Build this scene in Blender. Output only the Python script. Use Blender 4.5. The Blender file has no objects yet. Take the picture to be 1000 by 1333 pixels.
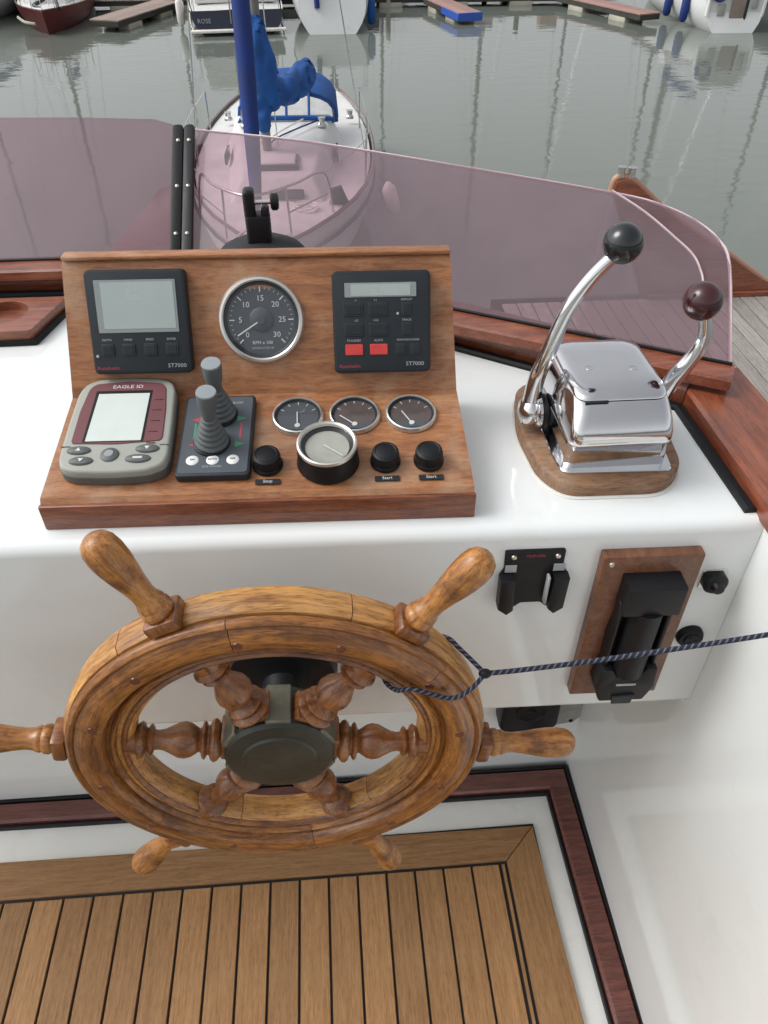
import bpy, bmesh, math, random
from mathutils import Vector, Matrix
R = math.radians
PI = math.pi
random.seed(7)
S = bpy.context.scene
COL = S.collection

# ------------------------------------------------------------------ camera, sky, sun, exposure
cam_d = bpy.data.cameras.new('camera')
cam = bpy.data.objects.new('camera', cam_d)
COL.objects.link(cam)
cam.location = (0, 0, 1.5)
cam.rotation_euler = (R(90 - 40.9), 0, R(-4.5))
cam_d.sensor_fit = 'VERTICAL'
cam_d.sensor_height = 24
cam_d.lens = 24 * 1000 / 1333
cam_d.clip_start = .02
cam_d.clip_end = 3000
S.camera = cam
SUN_EL, SUN_AZ = R(48), R(-84)
w = bpy.data.worlds.new('World'); S.world = w; w.use_nodes = True
wn = w.node_tree.nodes; wl = w.node_tree.links
sky = wn.new('ShaderNodeTexSky'); sky.sky_type = 'NISHITA'; sky.sun_disc = False
sky.sun_elevation = SUN_EL; sky.sun_rotation = SUN_AZ; sky.air_density = 1; sky.dust_density = 4; sky.ozone_density = 1
hs = wn.new('ShaderNodeHueSaturation'); hs.inputs['Saturation'].default_value = .16
wl.new(sky.outputs[0], hs.inputs['Color']); wl.new(hs.outputs[0], wn['Background'].inputs[0])
wn['Background'].inputs[1].default_value = .15
sd = bpy.data.lights.new('sun', 'SUN'); sd.energy = .58; sd.angle = R(28); sd.color = (1, .99, .98)
so = bpy.data.objects.new('sun', sd); COL.objects.link(so)
so.rotation_euler = Vector((-math.sin(SUN_AZ) * math.cos(SUN_EL), -math.cos(SUN_AZ) * math.cos(SUN_EL), -math.sin(SUN_EL))).to_track_quat('-Z', 'Y').to_euler()
S.view_settings.view_transform = 'Standard'; S.view_settings.look = 'None'
S.view_settings.gamma = 1; S.view_settings.use_curve_mapping = False
S.view_settings.exposure = 0.46

# ------------------------------------------------------------------ materials
def mat(name, col, rough=.5, metal=0, spec=.5, coat=0, bump=0, bscale=60, var=0, vscale=8, ior=None, dirt=None, dscale=6):
    m = bpy.data.materials.new(name); m.use_nodes = True
    n = m.node_tree.nodes; l = m.node_tree.links; p = n['Principled BSDF']
    p.inputs['Base Color'].default_value = (*col, 1)
    p.inputs['Roughness'].default_value = rough; p.inputs['Metallic'].default_value = metal
    p.inputs['Specular IOR Level'].default_value = spec; p.inputs['Coat Weight'].default_value = coat
    p.inputs['Coat Roughness'].default_value = .08
    if ior: p.inputs['IOR'].default_value = ior
    tc = n.new('ShaderNodeTexCoord')
    if var or dirt:
        nz = n.new('ShaderNodeTexNoise'); nz.inputs['Scale'].default_value = vscale; nz.inputs['Detail'].default_value = 5
        l.new(tc.outputs['Object'], nz.inputs['Vector'])
        mp = n.new('ShaderNodeMapRange'); mp.inputs[1].default_value = .3; mp.inputs[2].default_value = .7
        mp.inputs[3].default_value = 1 - var; mp.inputs[4].default_value = 1 + var
        l.new(nz.outputs['Fac'], mp.inputs[0])
        mx = n.new('ShaderNodeMix'); mx.data_type = 'RGBA'; mx.blend_type = 'MULTIPLY'; mx.inputs[0].default_value = 1
        mx.inputs[6].default_value = (*col, 1); l.new(mp.outputs[0], mx.inputs[7])
        out = mx.outputs[2]
        if dirt:
            n2 = n.new('ShaderNodeTexNoise'); n2.inputs['Scale'].default_value = dscale; n2.inputs['Detail'].default_value = 8; n2.inputs['Roughness'].default_value = .7
            l.new(tc.outputs['Object'], n2.inputs['Vector'])
            m2 = n.new('ShaderNodeMapRange'); m2.inputs[1].default_value = .56; m2.inputs[2].default_value = .74
            l.new(n2.outputs['Fac'], m2.inputs[0])
            mm = n.new('ShaderNodeMath'); mm.operation = 'MULTIPLY'; mm.inputs[1].default_value = dirt[3]; l.new(m2.outputs[0], mm.inputs[0])
            m3 = n.new('ShaderNodeMix'); m3.data_type = 'RGBA'; l.new(mm.outputs[0], m3.inputs[0])
            l.new(out, m3.inputs[6]); m3.inputs[7].default_value = (*dirt[:3], 1); out = m3.outputs[2]
        l.new(out, p.inputs['Base Color'])
        mr = n.new('ShaderNodeMapRange'); mr.inputs[3].default_value = rough * .75; mr.inputs[4].default_value = min(1, rough * 1.3)
        l.new(nz.outputs['Fac'], mr.inputs[0]); l.new(mr.outputs[0], p.inputs['Roughness'])
    if bump:
        nb = n.new('ShaderNodeTexNoise'); nb.inputs['Scale'].default_value = bscale; nb.inputs['Detail'].default_value = 4
        l.new(tc.outputs['Object'], nb.inputs['Vector'])
        b = n.new('ShaderNodeBump'); b.inputs['Strength'].default_value = bump; b.inputs['Distance'].default_value = .002
        l.new(nb.outputs['Fac'], b.inputs['Height']); l.new(b.outputs[0], p.inputs['Normal'])
    return m

def wood(name, light, dark, grain=(1, 14, 14), scale=9, rough=.45, coat=0, pores=.5, bump=.25, wear=None, cyl=False, wscale=7, randamt=.22):
    """grain = per-axis stretch; the small number is the direction the grain runs in"""
    m = bpy.data.materials.new(name); m.use_nodes = True
    n = m.node_tree.nodes; l = m.node_tree.links; p = n['Principled BSDF']
    p.inputs['Roughness'].default_value = rough; p.inputs['Coat Weight'].default_value = coat; p.inputs['Coat Roughness'].default_value = .12
    tc = n.new('ShaderNodeTexCoord'); oi = n.new('ShaderNodeObjectInfo')
    src = tc.outputs['Object']
    if cyl:      # grain that runs round a ring in the local XZ plane
        sx = n.new('ShaderNodeSeparateXYZ'); l.new(src, sx.inputs[0])
        at = n.new('ShaderNodeMath'); at.operation = 'ARCTAN2'; l.new(sx.outputs[2], at.inputs[0]); l.new(sx.outputs[0], at.inputs[1])
        a2 = n.new('ShaderNodeMath'); a2.operation = 'MULTIPLY'; a2.inputs[1].default_value = .19; l.new(at.outputs[0], a2.inputs[0])
        q1 = n.new('ShaderNodeMath'); q1.operation = 'MULTIPLY'; l.new(sx.outputs[0], q1.inputs[0]); l.new(sx.outputs[0], q1.inputs[1])
        q2 = n.new('ShaderNodeMath'); q2.operation = 'MULTIPLY_ADD'; l.new(sx.outputs[2], q2.inputs[0]); l.new(sx.outputs[2], q2.inputs[1]); l.new(q1.outputs[0], q2.inputs[2])
        q3 = n.new('ShaderNodeMath'); q3.operation = 'SQRT'; l.new(q2.outputs[0], q3.inputs[0])
        cx = n.new('ShaderNodeCombineXYZ'); l.new(a2.outputs[0], cx.inputs[0]); l.new(q3.outputs[0], cx.inputs[1]); l.new(sx.outputs[1], cx.inputs[2])
        src = cx.outputs[0]
    mp = n.new('ShaderNodeMapping'); mp.inputs['Scale'].default_value = grain; l.new(src, mp.inputs['Vector'])
    off = n.new('ShaderNodeVectorMath'); off.operation = 'ADD'; l.new(mp.outputs[0], off.inputs[0])
    rm = n.new('ShaderNodeMath'); rm.operation = 'MULTIPLY'; rm.inputs[1].default_value = 37; l.new(oi.outputs['Random'], rm.inputs[0]); l.new(rm.outputs[0], off.inputs[1])
    nz = n.new('ShaderNodeTexNoise'); nz.inputs['Scale'].default_value = scale; nz.inputs['Detail'].default_value = 6; nz.inputs['Roughness'].default_value = .6; nz.inputs['Distortion'].default_value = .6
    l.new(off.outputs[0], nz.inputs['Vector'])
    fine = n.new('ShaderNodeTexNoise'); fine.inputs['Scale'].default_value = scale * 5; fine.inputs['Detail'].default_value = 3
    l.new(off.outputs[0], fine.inputs['Vector'])
    cr = n.new('ShaderNodeValToRGB'); cr.color_ramp.elements[0].position = .33; cr.color_ramp.elements[1].position = .66
    cr.color_ramp.elements[0].color = (*dark, 1); cr.color_ramp.elements[1].color = (*light, 1)
    l.new(nz.outputs['Fac'], cr.inputs[0])
    pr = n.new('ShaderNodeMapRange'); pr.inputs[1].default_value = .36; pr.inputs[2].default_value = .5; pr.inputs[3].default_value = 1 - pores; pr.inputs[4].default_value = 1
    l.new(fine.outputs['Fac'], pr.inputs[0])
    mx = n.new('ShaderNodeMix'); mx.data_type = 'RGBA'; mx.blend_type = 'MULTIPLY'; mx.inputs[0].default_value = 1
    l.new(cr.outputs[0], mx.inputs[6]); l.new(pr.outputs[0], mx.inputs[7])
    rr = n.new('ShaderNodeMapRange'); rr.inputs[3].default_value = 1 - randamt; rr.inputs[4].default_value = 1 + randamt; l.new(oi.outputs['Random'], rr.inputs[0])
    m2 = n.new('ShaderNodeMix'); m2.data_type = 'RGBA'; m2.blend_type = 'MULTIPLY'; m2.inputs[0].default_value = 1
    l.new(mx.outputs[2], m2.inputs[6]); l.new(rr.outputs[0], m2.inputs[7]); out = m2.outputs[2]
    if wear:
        wz = n.new('ShaderNodeTexNoise'); wz.inputs['Scale'].default_value = wscale; wz.inputs['Detail'].default_value = 7; wz.inputs['Roughness'].default_value = .65
        l.new(tc.outputs['Object'], wz.inputs['Vector'])
        wr = n.new('ShaderNodeMapRange'); wr.inputs[1].default_value = .5; wr.inputs[2].default_value = .68; wr.inputs[4].default_value = wear[3]
        l.new(wz.outputs['Fac'], wr.inputs[0])
        m3 = n.new('ShaderNodeMix'); m3.data_type = 'RGBA'; l.new(wr.outputs[0], m3.inputs[0]); l.new(out, m3.inputs[6]); m3.inputs[7].default_value = (*wear[:3], 1)
        out = m3.outputs[2]
        r2 = n.new('ShaderNodeMapRange'); r2.inputs[3].default_value = rough; r2.inputs[4].default_value = min(1, rough + .35); l.new(wr.outputs[0], r2.inputs[0]); l.new(r2.outputs[0], p.inputs['Roughness'])
    l.new(out, p.inputs['Base Color'])
    b = n.new('ShaderNodeBump'); b.inputs['Strength'].default_value = bump; b.inputs['Distance'].default_value = .001
    l.new(fine.outputs['Fac'], b.inputs['Height']); l.new(b.outputs[0], p.inputs['Normal'])
    return m

M = {}
M['gelcoat'] = mat('gelcoat', (.76, .79, .78), .07, spec=.5, var=.02, vscale=3, bump=.05, bscale=6, dirt=(.56, .55, .49, .26), dscale=7)
M['sole_white'] = mat('sole_white', (.80, .81, .78), .35, var=.03, vscale=10, bump=.2, bscale=300, dirt=(.5, .48, .42, .3), dscale=8)
M['dash_wood'] = wood('dash_wood', (.43, .185, .072), (.245, .090, .034), (1, 7, 7), 16, .45, .1, .28, .35, wear=(.46, .31, .20, .55), randamt=.03, wscale=16)
M['dash_edge'] = wood('dash_edge', (.27, .085, .035), (.12, .035, .018), (1, 9, 9), 20, .35, .2, .3, .2, randamt=.03)
M['wheel_wood'] = wood('wheel_wood', (.42, .17, .038), (.12, .038, .010), (1.2, 9, 9), 16, .3, .12, .45, .3, cyl=True, wear=(.075, .022, .009, .7), wscale=14, randamt=.12)
M['wheel_light'] = wood('wheel_light', (.62, .32, .092), (.27, .105, .027), (1.2, 9, 9), 16, .38, .05, .45, .4, cyl=True, wear=(.55, .30, .13, .45), wscale=12, randamt=.1)
M['spoke_wood'] = wood('spoke_wood', (.30, .105, .026), (.085, .026, .008), (1, 9, 9), 18, .33, .3, .3, .2, wear=(.42, .2, .07, .35), wscale=28, randamt=.1)
M['handle_wood'] = wood('handle_wood', (.52, .235, .058), (.22, .075, .018), (1, 8, 8), 20, .33, .12, .35, .25, wear=(.07, .024, .010, .8), wscale=30, randamt=.1)
M['mahogany'] = wood('mahogany', (.29, .080, .036), (.125, .030, .015), (14, 1, 14), 8, .3, .35, .35, .2, wear=(.40, .16, .09, .3), randamt=.08)
M['mahogany_x'] = wood('mahogany_x', (.30, .088, .040), (.13, .033, .016), (1, 14, 14), 8, .3, .35, .35, .2, wear=(.42, .19, .11, .35), randamt=.08)
M['mahogany_dark'] = wood('mahogany_dark', (.17, .05, .035), (.08, .022, .017), (1, 10, 10), 12, .22, .5, .3, .1, randamt=.1)
M['plank_wood'] = wood('plank_wood', (.20, .078, .034), (.10, .036, .017), (10, 10, 1), 12, .38, .2, .35, .2, wear=(.22, .14, .09, .5), randamt=.03, wscale=14)
M['teak'] = wood('teak', (.37, .20, .082), (.255, .125, .046), (16, 1, 16), 12, .62, 0, .28, .3, wear=(.32, .19, .09, .5), randamt=.15)
M['teak_x'] = wood('teak_x', (.35, .19, .08), (.235, .115, .044), (1, 16, 16), 12, .6, 0, .28, .3, wear=(.30, .15, .07, .35), randamt=.05)
M['grey_teak'] = wood('grey_teak', (.36, .335, .30), (.24, .22, .195), (16, 1, 16), 10, .8, 0, .3, .3, randamt=.12)
M['base_wood'] = wood('base_wood', (.30, .165, .085), (.15, .07, .035), (1, 10, 10), 16, .5, .05, .4, .3, wear=(.3, .21, .14, .6), wscale=22, randamt=.02)
M['caulk'] = mat('caulk', (.012, .012, .013), .7, bump=.2, bscale=400)
M['rubber'] = mat('rubber', (.007, .008, .010), .5, spec=.3, bump=.1, bscale=200)
M['black_plastic'] = mat('black_plastic', (.007, .0075, .009), .42, spec=.3, var=.15, vscale=20, bump=.1, bscale=500)
M['matt_black'] = mat('matt_black', (.016, .017, .019), .75, var=.1, vscale=30)
M['case_grey'] = mat('case_grey', (.018, .023, .028), .45, spec=.35, var=.08, vscale=14, bump=.12, bscale=700)
M['key_dark'] = mat('key_dark', (.016, .02, .026), .55, bump=.1, bscale=500)
M['dial_grey'] = mat('dial_grey', (.06, .072, .085), .5, var=.08, vscale=30)
M['dial_brown'] = mat('dial_brown', (.085, .065, .06), .5, var=.25, vscale=60)
M['dial_pale'] = mat('dial_pale', (.36, .37, .32), .6, var=.12, vscale=40)
M['lcd'] = mat('lcd', (.38, .44, .42), .25, var=.03, vscale=30)
M['lcd_pale'] = mat('lcd_pale', (.60, .66, .62), .22, var=.04, vscale=30)
M['lcd_frame'] = mat('lcd_frame', (.26, .29, .29), .4)
M['print_white'] = mat('print_white', (.62, .63, .62), .6)
M['print_grey'] = mat('print_grey', (.40, .41, .42), .6)
M['print_red'] = mat('print_red', (.42, .06, .08), .6)
M['print_green'] = mat('print_green', (.06, .30, .16), .6)
M['key_red'] = mat('key_red', (.62, .05, .045), .5, var=.1, vscale=80)
M['finder_grey'] = mat('finder_grey', (.33, .34, .30), .5, bump=.2, bscale=600, var=.06, vscale=20)
M['finder_dark'] = mat('finder_dark', (.10, .11, .105), .5)
M['finder_maroon'] = mat('finder_maroon', (.15, .048, .055), .5, var=.06, vscale=20)
M['boot_grey'] = mat('boot_grey', (.10, .115, .118), .6, var=.1, vscale=60)
M['boot_top'] = mat('boot_top', (.27, .30, .31), .6)
M['joy_panel'] = mat('joy_panel', (.075, .09, .105), .42, var=.08, vscale=30)
M['white_button'] = mat('white_button', (.80, .80, .80), .4)
M['chrome'] = mat('chrome', (.70, .70, .71), .09, metal=1, var=.04, vscale=20, bump=.10, bscale=35)
M['steel'] = mat('steel', (.62, .62, .60), .25, metal=1, var=.06, vscale=20, bump=.1, bscale=60)
M['bezel'] = mat('bezel', (.68, .66, .62), .3, metal=.85, var=.05, vscale=40)
M['screw'] = mat('screw', (.6, .58, .52), .35, metal=1)
M['brass'] = mat('brass', (.15, .145, .105), .5, metal=.6, var=.2, vscale=40, bump=.2, bscale=150)
M['bronze'] = mat('bronze', (.038, .042, .034), .42, metal=.3, var=.3, vscale=25, bump=.35, bscale=160, dirt=(.075, .085, .06, .6), dscale=18)
M['ball_black'] = mat('ball_black', (.010, .011, .013), .14, coat=.4)
M['ball_maroon'] = mat('ball_maroon', (.045, .008, .010), .2, coat=.3, var=.3, vscale=60)
M['seal_white'] = mat('seal_white', (.7, .7, .66), .5)
M['blue_canvas'] = mat('blue_canvas', (.006, .07, .27), .8, var=.3, vscale=3, bump=.6, bscale=4)
M['navy_canvas'] = mat('navy_canvas', (.010, .032, .17), .75, var=.2, vscale=4, bump=.5, bscale=8)
M['hull_white'] = mat('hull_white', (.72, .73, .72), .3, var=.06, vscale=1.2, dirt=(.45, .44, .38, .35), dscale=2)
M['deck_white'] = mat('deck_white', (.66, .66, .64), .55, var=.08, vscale=3, dirt=(.42, .40, .35, .4), dscale=3)
M['hull_navy'] = mat('hull_navy', (.015, .02, .035), .25, var=.1, vscale=2)
M['hull_red'] = mat('hull_red', (.11, .018, .018), .35, var=.15, vscale=2)
M['window_dark'] = mat('window_dark', (.03, .035, .04), .12)
M['mast_metal'] = mat('mast_metal', (.20, .20, .19), .5, metal=.4)
M['pont_wood'] = mat('pont_wood', (.30, .235, .20), .8, var=.2, vscale=2, bump=.3, bscale=30)
M['pont_red'] = mat('pont_red', (.33, .20, .17), .8, var=.2, vscale=2, bump=.3, bscale=30)
M['pont_side'] = mat('pont_side', (.045, .045, .035), .8, var=.3, vscale=3)
M['float_pale'] = mat('float_pale', (.40, .38, .31), .7, var=.2, vscale=3)
M['blue_paint'] = mat('blue_paint', (.03, .10, .45), .5)
M['fender'] = mat('fender', (.78, .74, .70), .4, var=.08, vscale=6)
M['plate_grey'] = mat('plate_grey', (.35, .35, .33), .6, bump=.4, bscale=400, var=.15, vscale=60)

# braided rope
def rope_mat():
    m = mat('rope_cover', (.012, .016, .05), .8)
    n = m.node_tree.nodes; l = m.node_tree.links; p = n['Principled BSDF']
    uv = n.new('ShaderNodeUVMap')
    sx = n.new('ShaderNodeSeparateXYZ'); l.new(uv.outputs[0], sx.inputs[0])
    a = n.new('ShaderNodeMath'); a.operation = 'ADD'; l.new(sx.outputs[0], a.inputs[0]); l.new(sx.outputs[1], a.inputs[1])
    fr = n.new('ShaderNodeMath'); fr.operation = 'FRACT'; l.new(a.outputs[0], fr.inputs[0])
    gt = n.new('ShaderNodeMath'); gt.operation = 'GREATER_THAN'; gt.inputs[1].default_value = .68; l.new(fr.outputs[0], gt.inputs[0])
    mx = n.new('ShaderNodeMix'); mx.data_type = 'RGBA'; l.new(gt.outputs[0], mx.inputs[0])
    mx.inputs[6].default_value = (.008, .010, .024, 1); mx.inputs[7].default_value = (.11, .12, .16, 1)
    l.new(mx.outputs[2], p.inputs['Base Color'])
    return m
M['rope'] = rope_mat()

def glass_mat(name, tint, haze):
    m = bpy.data.materials.new(name); m.use_nodes = True
    n = m.node_tree.nodes; l = m.node_tree.links; n.remove(n['Principled BSDF']); out = n['Material Output']
    t = n.new('ShaderNodeBsdfTransparent'); t.inputs[0].default_value = (*tint, 1)
    g = n.new('ShaderNodeBsdfGlossy'); g.inputs['Roughness'].default_value = .02
    d = n.new('ShaderNodeBsdfDiffuse'); d.inputs[0].default_value = (.31, .26, .28, 1)
    m1 = n.new('ShaderNodeMixShader'); m1.inputs[0].default_value = haze; l.new(t.outputs[0], m1.inputs[1]); l.new(d.outputs[0], m1.inputs[2])
    if haze:
        tc = n.new('ShaderNodeTexCoord'); hz = n.new('ShaderNodeTexNoise'); hz.inputs['Scale'].default_value = 9; hz.inputs['Detail'].default_value = 8; hz.inputs['Roughness'].default_value = .7
        l.new(tc.outputs['Object'], hz.inputs['Vector'])
        hm = n.new('ShaderNodeMapRange'); hm.inputs[1].default_value = .35; hm.inputs[2].default_value = .7; hm.inputs[3].default_value = haze * .8; hm.inputs[4].default_value = haze * 1.5
        l.new(hz.outputs['Fac'], hm.inputs[0]); l.new(hm.outputs[0], m1.inputs[0])
    f = n.new('ShaderNodeFresnel'); f.inputs[0].default_value = 1.45
    ge = n.new('ShaderNodeNewGeometry'); fb = n.new('ShaderNodeMath'); fb.operation = 'SUBTRACT'; fb.inputs[0].default_value = 1; l.new(ge.outputs['Backfacing'], fb.inputs[1])
    fm = n.new('ShaderNodeMath'); fm.operation = 'MULTIPLY'; l.new(f.outputs[0], fm.inputs[0]); l.new(fb.outputs[0], fm.inputs[1])
    m2 = n.new('ShaderNodeMixShader'); l.new(fm.outputs[0], m2.inputs[0]); l.new(m1.outputs[0], m2.inputs[1]); l.new(g.outputs[0], m2.inputs[2])
    l.new(m2.outputs[0], out.inputs[0]); return m
M['tinted'] = glass_mat('tinted_acrylic', (.80, .67, .72), .16)
M['corner_acrylic'] = glass_mat('corner_acrylic', (.90, .87, .88), .13)
M['clear'] = glass_mat('clear_glass', (.97, .97, .97), .0)
M['vinyl'] = glass_mat('clear_vinyl', (.85, .87, .87), .25)

def water_mat():
    m = bpy.data.materials.new('harbour_water'); m.use_nodes = True
    n = m.node_tree.nodes; l = m.node_tree.links; p = n['Principled BSDF']
    p.inputs['Base Color'].default_value = (.145, .162, .14, 1); p.inputs['Roughness'].default_value = .03; p.inputs['IOR'].default_value = 1.33
    tc = n.new('ShaderNodeTexCoord')
    mp = n.new('ShaderNodeMapping'); mp.inputs['Scale'].default_value = (.8, 1.5, 1); l.new(tc.outputs['Object'], mp.inputs['Vector'])
    a = n.new('ShaderNodeTexNoise'); a.inputs['Scale'].default_value = 1.9; a.inputs['Detail'].default_value = 3; l.new(mp.outputs[0], a.inputs['Vector'])
    b = n.new('ShaderNodeTexNoise'); b.inputs['Scale'].default_value = .25; b.inputs['Detail'].default_value = 2; l.new(tc.outputs['Object'], b.inputs['Vector'])
    mm = n.new('ShaderNodeMath'); mm.operation = 'MULTIPLY'; l.new(a.outputs['Fac'], mm.inputs[0]); l.new(b.outputs['Fac'], mm.inputs[1])
    bp = n.new('ShaderNodeBump'); bp.inputs['Strength'].default_value = .4; bp.inputs['Distance'].default_value = .03
    l.new(mm.outputs[0], bp.inputs['Height']); l.new(bp.outputs[0], p.inputs['Normal'])
    return m
M['water'] = water_mat()

# ------------------------------------------------------------------ mesh helpers
class MB:
    def __init__(s): s.bm = bmesh.new()
    def _add(s, t, mtx=None, flip=False):
        if mtx is not None: bmesh.ops.transform(t, matrix=mtx, verts=t.verts)
        me = bpy.data.meshes.new('tmp'); t.to_mesh(me); t.free(); s.bm.from_mesh(me); bpy.data.meshes.remove(me); return s
    def box(s, c, d, bev=0, seg=2, mtx=None):
        t = bmesh.new(); bmesh.ops.create_cube(t, size=1)
        bmesh.ops.transform(t, matrix=Matrix.Translation(c) @ Matrix.Diagonal((*d, 1)), verts=t.verts)
        if bev: bmesh.ops.bevel(t, geom=t.edges[:], offset=bev, segments=seg, affect='EDGES', profile=.5)
        return s._add(t, mtx)
    def prism(s, poly, z0, z1, bev=0, seg=2, mtx=None, top_scale=None, bevv=0):
        t = bmesh.new(); n = len(poly)
        cx = sum(q[0] for q in poly) / n; cy = sum(q[1] for q in poly) / n
        b = [t.verts.new((x, y, z0)) for x, y in poly]
        k = top_scale or 1
        u = [t.verts.new((cx + (x - cx) * k, cy + (y - cy) * k, z1)) for x, y in poly]
        t.faces.new(b[::-1]); tf = t.faces.new(u)
        for i in range(n): t.faces.new((b[i], b[(i + 1) % n], u[(i + 1) % n], u[i]))
        bmesh.ops.recalc_face_normals(t, faces=t.faces)
        if bevv:
            bmesh.ops.bevel(t, geom=[e for e in t.edges if abs(e.verts[0].co.z - e.verts[1].co.z) > 1e-6], offset=bevv, segments=4, affect='EDGES', profile=.5)
        if bev:
            t.edges.ensure_lookup_table()
            bmesh.ops.bevel(t, geom=[e for e in t.edges if abs(e.verts[0].co.z - z1) < 1e-5 and abs(e.verts[1].co.z - z1) < 1e-5], offset=bev, segments=seg, affect='EDGES', profile=.5)
        return s._add(t, mtx)
    def lathe(s, prof, seg=32, mtx=None, a0=0, a1=2 * PI, close_ends=False, loop=False):
        """prof = [(radius, height)] turned round local Z"""
        t = bmesh.new(); full = abs(a1 - a0 - 2 * PI) < 1e-6
        cnt = seg if full else seg + 1; rings = []
        for i in range(cnt):
            a = a0 + (a1 - a0) * i / seg
            rings.append([t.verts.new((r * math.cos(a), r * math.sin(a), z)) for r, z in prof])
        for i in range(seg):
            A = rings[i]; Bq = rings[(i + 1) % cnt]
            for j in range(len(prof) - (0 if loop else 1)):
                k = (j + 1) % len(prof)
                t.faces.new((A[j], Bq[j], Bq[k], A[k]))
        if close_ends and not full:
            t.faces.new(rings[0]); t.faces.new(rings[-1][::-1])
        bmesh.ops.remove_doubles(t, verts=t.verts, dist=1e-6)
        bmesh.ops.recalc_face_normals(t, faces=t.faces)
        return s._add(t, mtx)
    def tube(s, pts, rad, seg=10, closed=False, caps=True, mtx=None, smooth=0, uvrep=None):
        pts = [Vector(p) for p in pts]
        rads = list(rad) if isinstance(rad, (list, tuple)) else [rad] * len(pts)
        if smooth:
            P = []; Q = []; n = len(pts)
            for i in range(n if closed else n - 1):
                g = lambda k: pts[k % n] if closed else pts[max(0, min(n - 1, k))]
                h = lambda k: rads[k % n] if closed else rads[max(0, min(n - 1, k))]
                for j in range(smooth):
                    u = j / smooth; a, b, c, d = g(i - 1), g(i), g(i + 1), g(i + 2)
                    P.append(.5 * ((2 * b) + (c - a) * u + (2 * a - 5 * b + 4 * c - d) * u * u + (3 * b - 3 * c + d - a) * u ** 3))
                    Q.append(h(i) * (1 - u) + h(i + 1) * u)
            if not closed: P.append(pts[-1]); Q.append(rads[-1])
            pts, rads = P, Q
        t = bmesh.new(); n = len(pts); rings = []; up = None; L = [0]
        for i in range(1, n): L.append(L[-1] + (pts[i] - pts[i - 1]).length)
        for i in range(n):
            a = pts[(i - 1) % n] if (closed or i) else pts[i]; b = pts[(i + 1) % n] if (closed or i < n - 1) else pts[i]
            d = (b - a).normalized()
            if up is None: up = d.orthogonal().normalized()
            up = (up - d * up.dot(d)).normalized(); v = d.cross(up)
            rings.append([t.verts.new(pts[i] + (up * math.cos(2 * PI * k / seg) + v * math.sin(2 * PI * k / seg)) * rads[i]) for k in range(seg)])
        uvl = t.loops.layers.uv.new('UVMap') if uvrep else None
        for i in range(n if closed else n - 1):
            A, Bq = rings[i], rings[(i + 1) % n]
            for k in range(seg):
                f = t.faces.new((A[k], A[(k + 1) % seg], Bq[(k + 1) % seg], Bq[k]))
                if uvl:
                    for lp, (uu, vv) in zip(f.loops, ((k, i), (k + 1, i), (k + 1, i + 1), (k, i + 1))):
                        lp[uvl].uv = (2 * uu / seg, L[min(vv, n - 1)] * uvrep)
        if caps and not closed: t.faces.new(rings[0][::-1]); t.faces.new(rings[-1])
        bmesh.ops.recalc_face_normals(t, faces=t.faces)
        return s._add(t, mtx)
    def ball(s, c, r, u=24, v=16, mtx=None, scale=(1, 1, 1)):
        t = bmesh.new(); bmesh.ops.create_uvsphere(t, u_segments=u, v_segments=v, radius=r)
        bmesh.ops.transform(t, matrix=Matrix.Translation(c) @ Matrix.Diagonal((*scale, 1)), verts=t.verts)
        return s._add(t, mtx)
    def grid(s, rows, close=False, mtx=None):
        t = bmesh.new(); V = [[t.verts.new(p) for p in r] for r in rows]
        for i in range(len(V) - 1):
            m = len(V[i])
            for j in range(m if close else m - 1):
                q = (V[i][j], V[i][(j + 1) % m], V[i + 1][(j + 1) % m], V[i + 1][j])
                try: t.faces.new(q)
                except ValueError: pass
        bmesh.ops.remove_doubles(t, verts=t.verts, dist=1e-5)
        bmesh.ops.recalc_face_normals(t, faces=t.faces)
        return s._add(t, mtx)
    def cap(s, pts, mtx=None):
        t = bmesh.new(); t.faces.new([t.verts.new(p) for p in pts]); return s._add(t, mtx)
    def make(s, name, m, parent=None, sharp=38, mtx=None, label=None):
        me = bpy.data.meshes.new(name); s.bm.to_mesh(me); s.bm.free()
        me.materials.append(M[m] if isinstance(m, str) else m)
        for f in me.polygons: f.use_smooth = True
        me.set_sharp_from_angle(angle=R(sharp))
        o = bpy.data.objects.new(name, me); COL.objects.link(o)
        if parent is not None: o.parent = parent
        if mtx is not None: o.matrix_local = mtx
        if label: o['label'] = label
        return o

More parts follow.
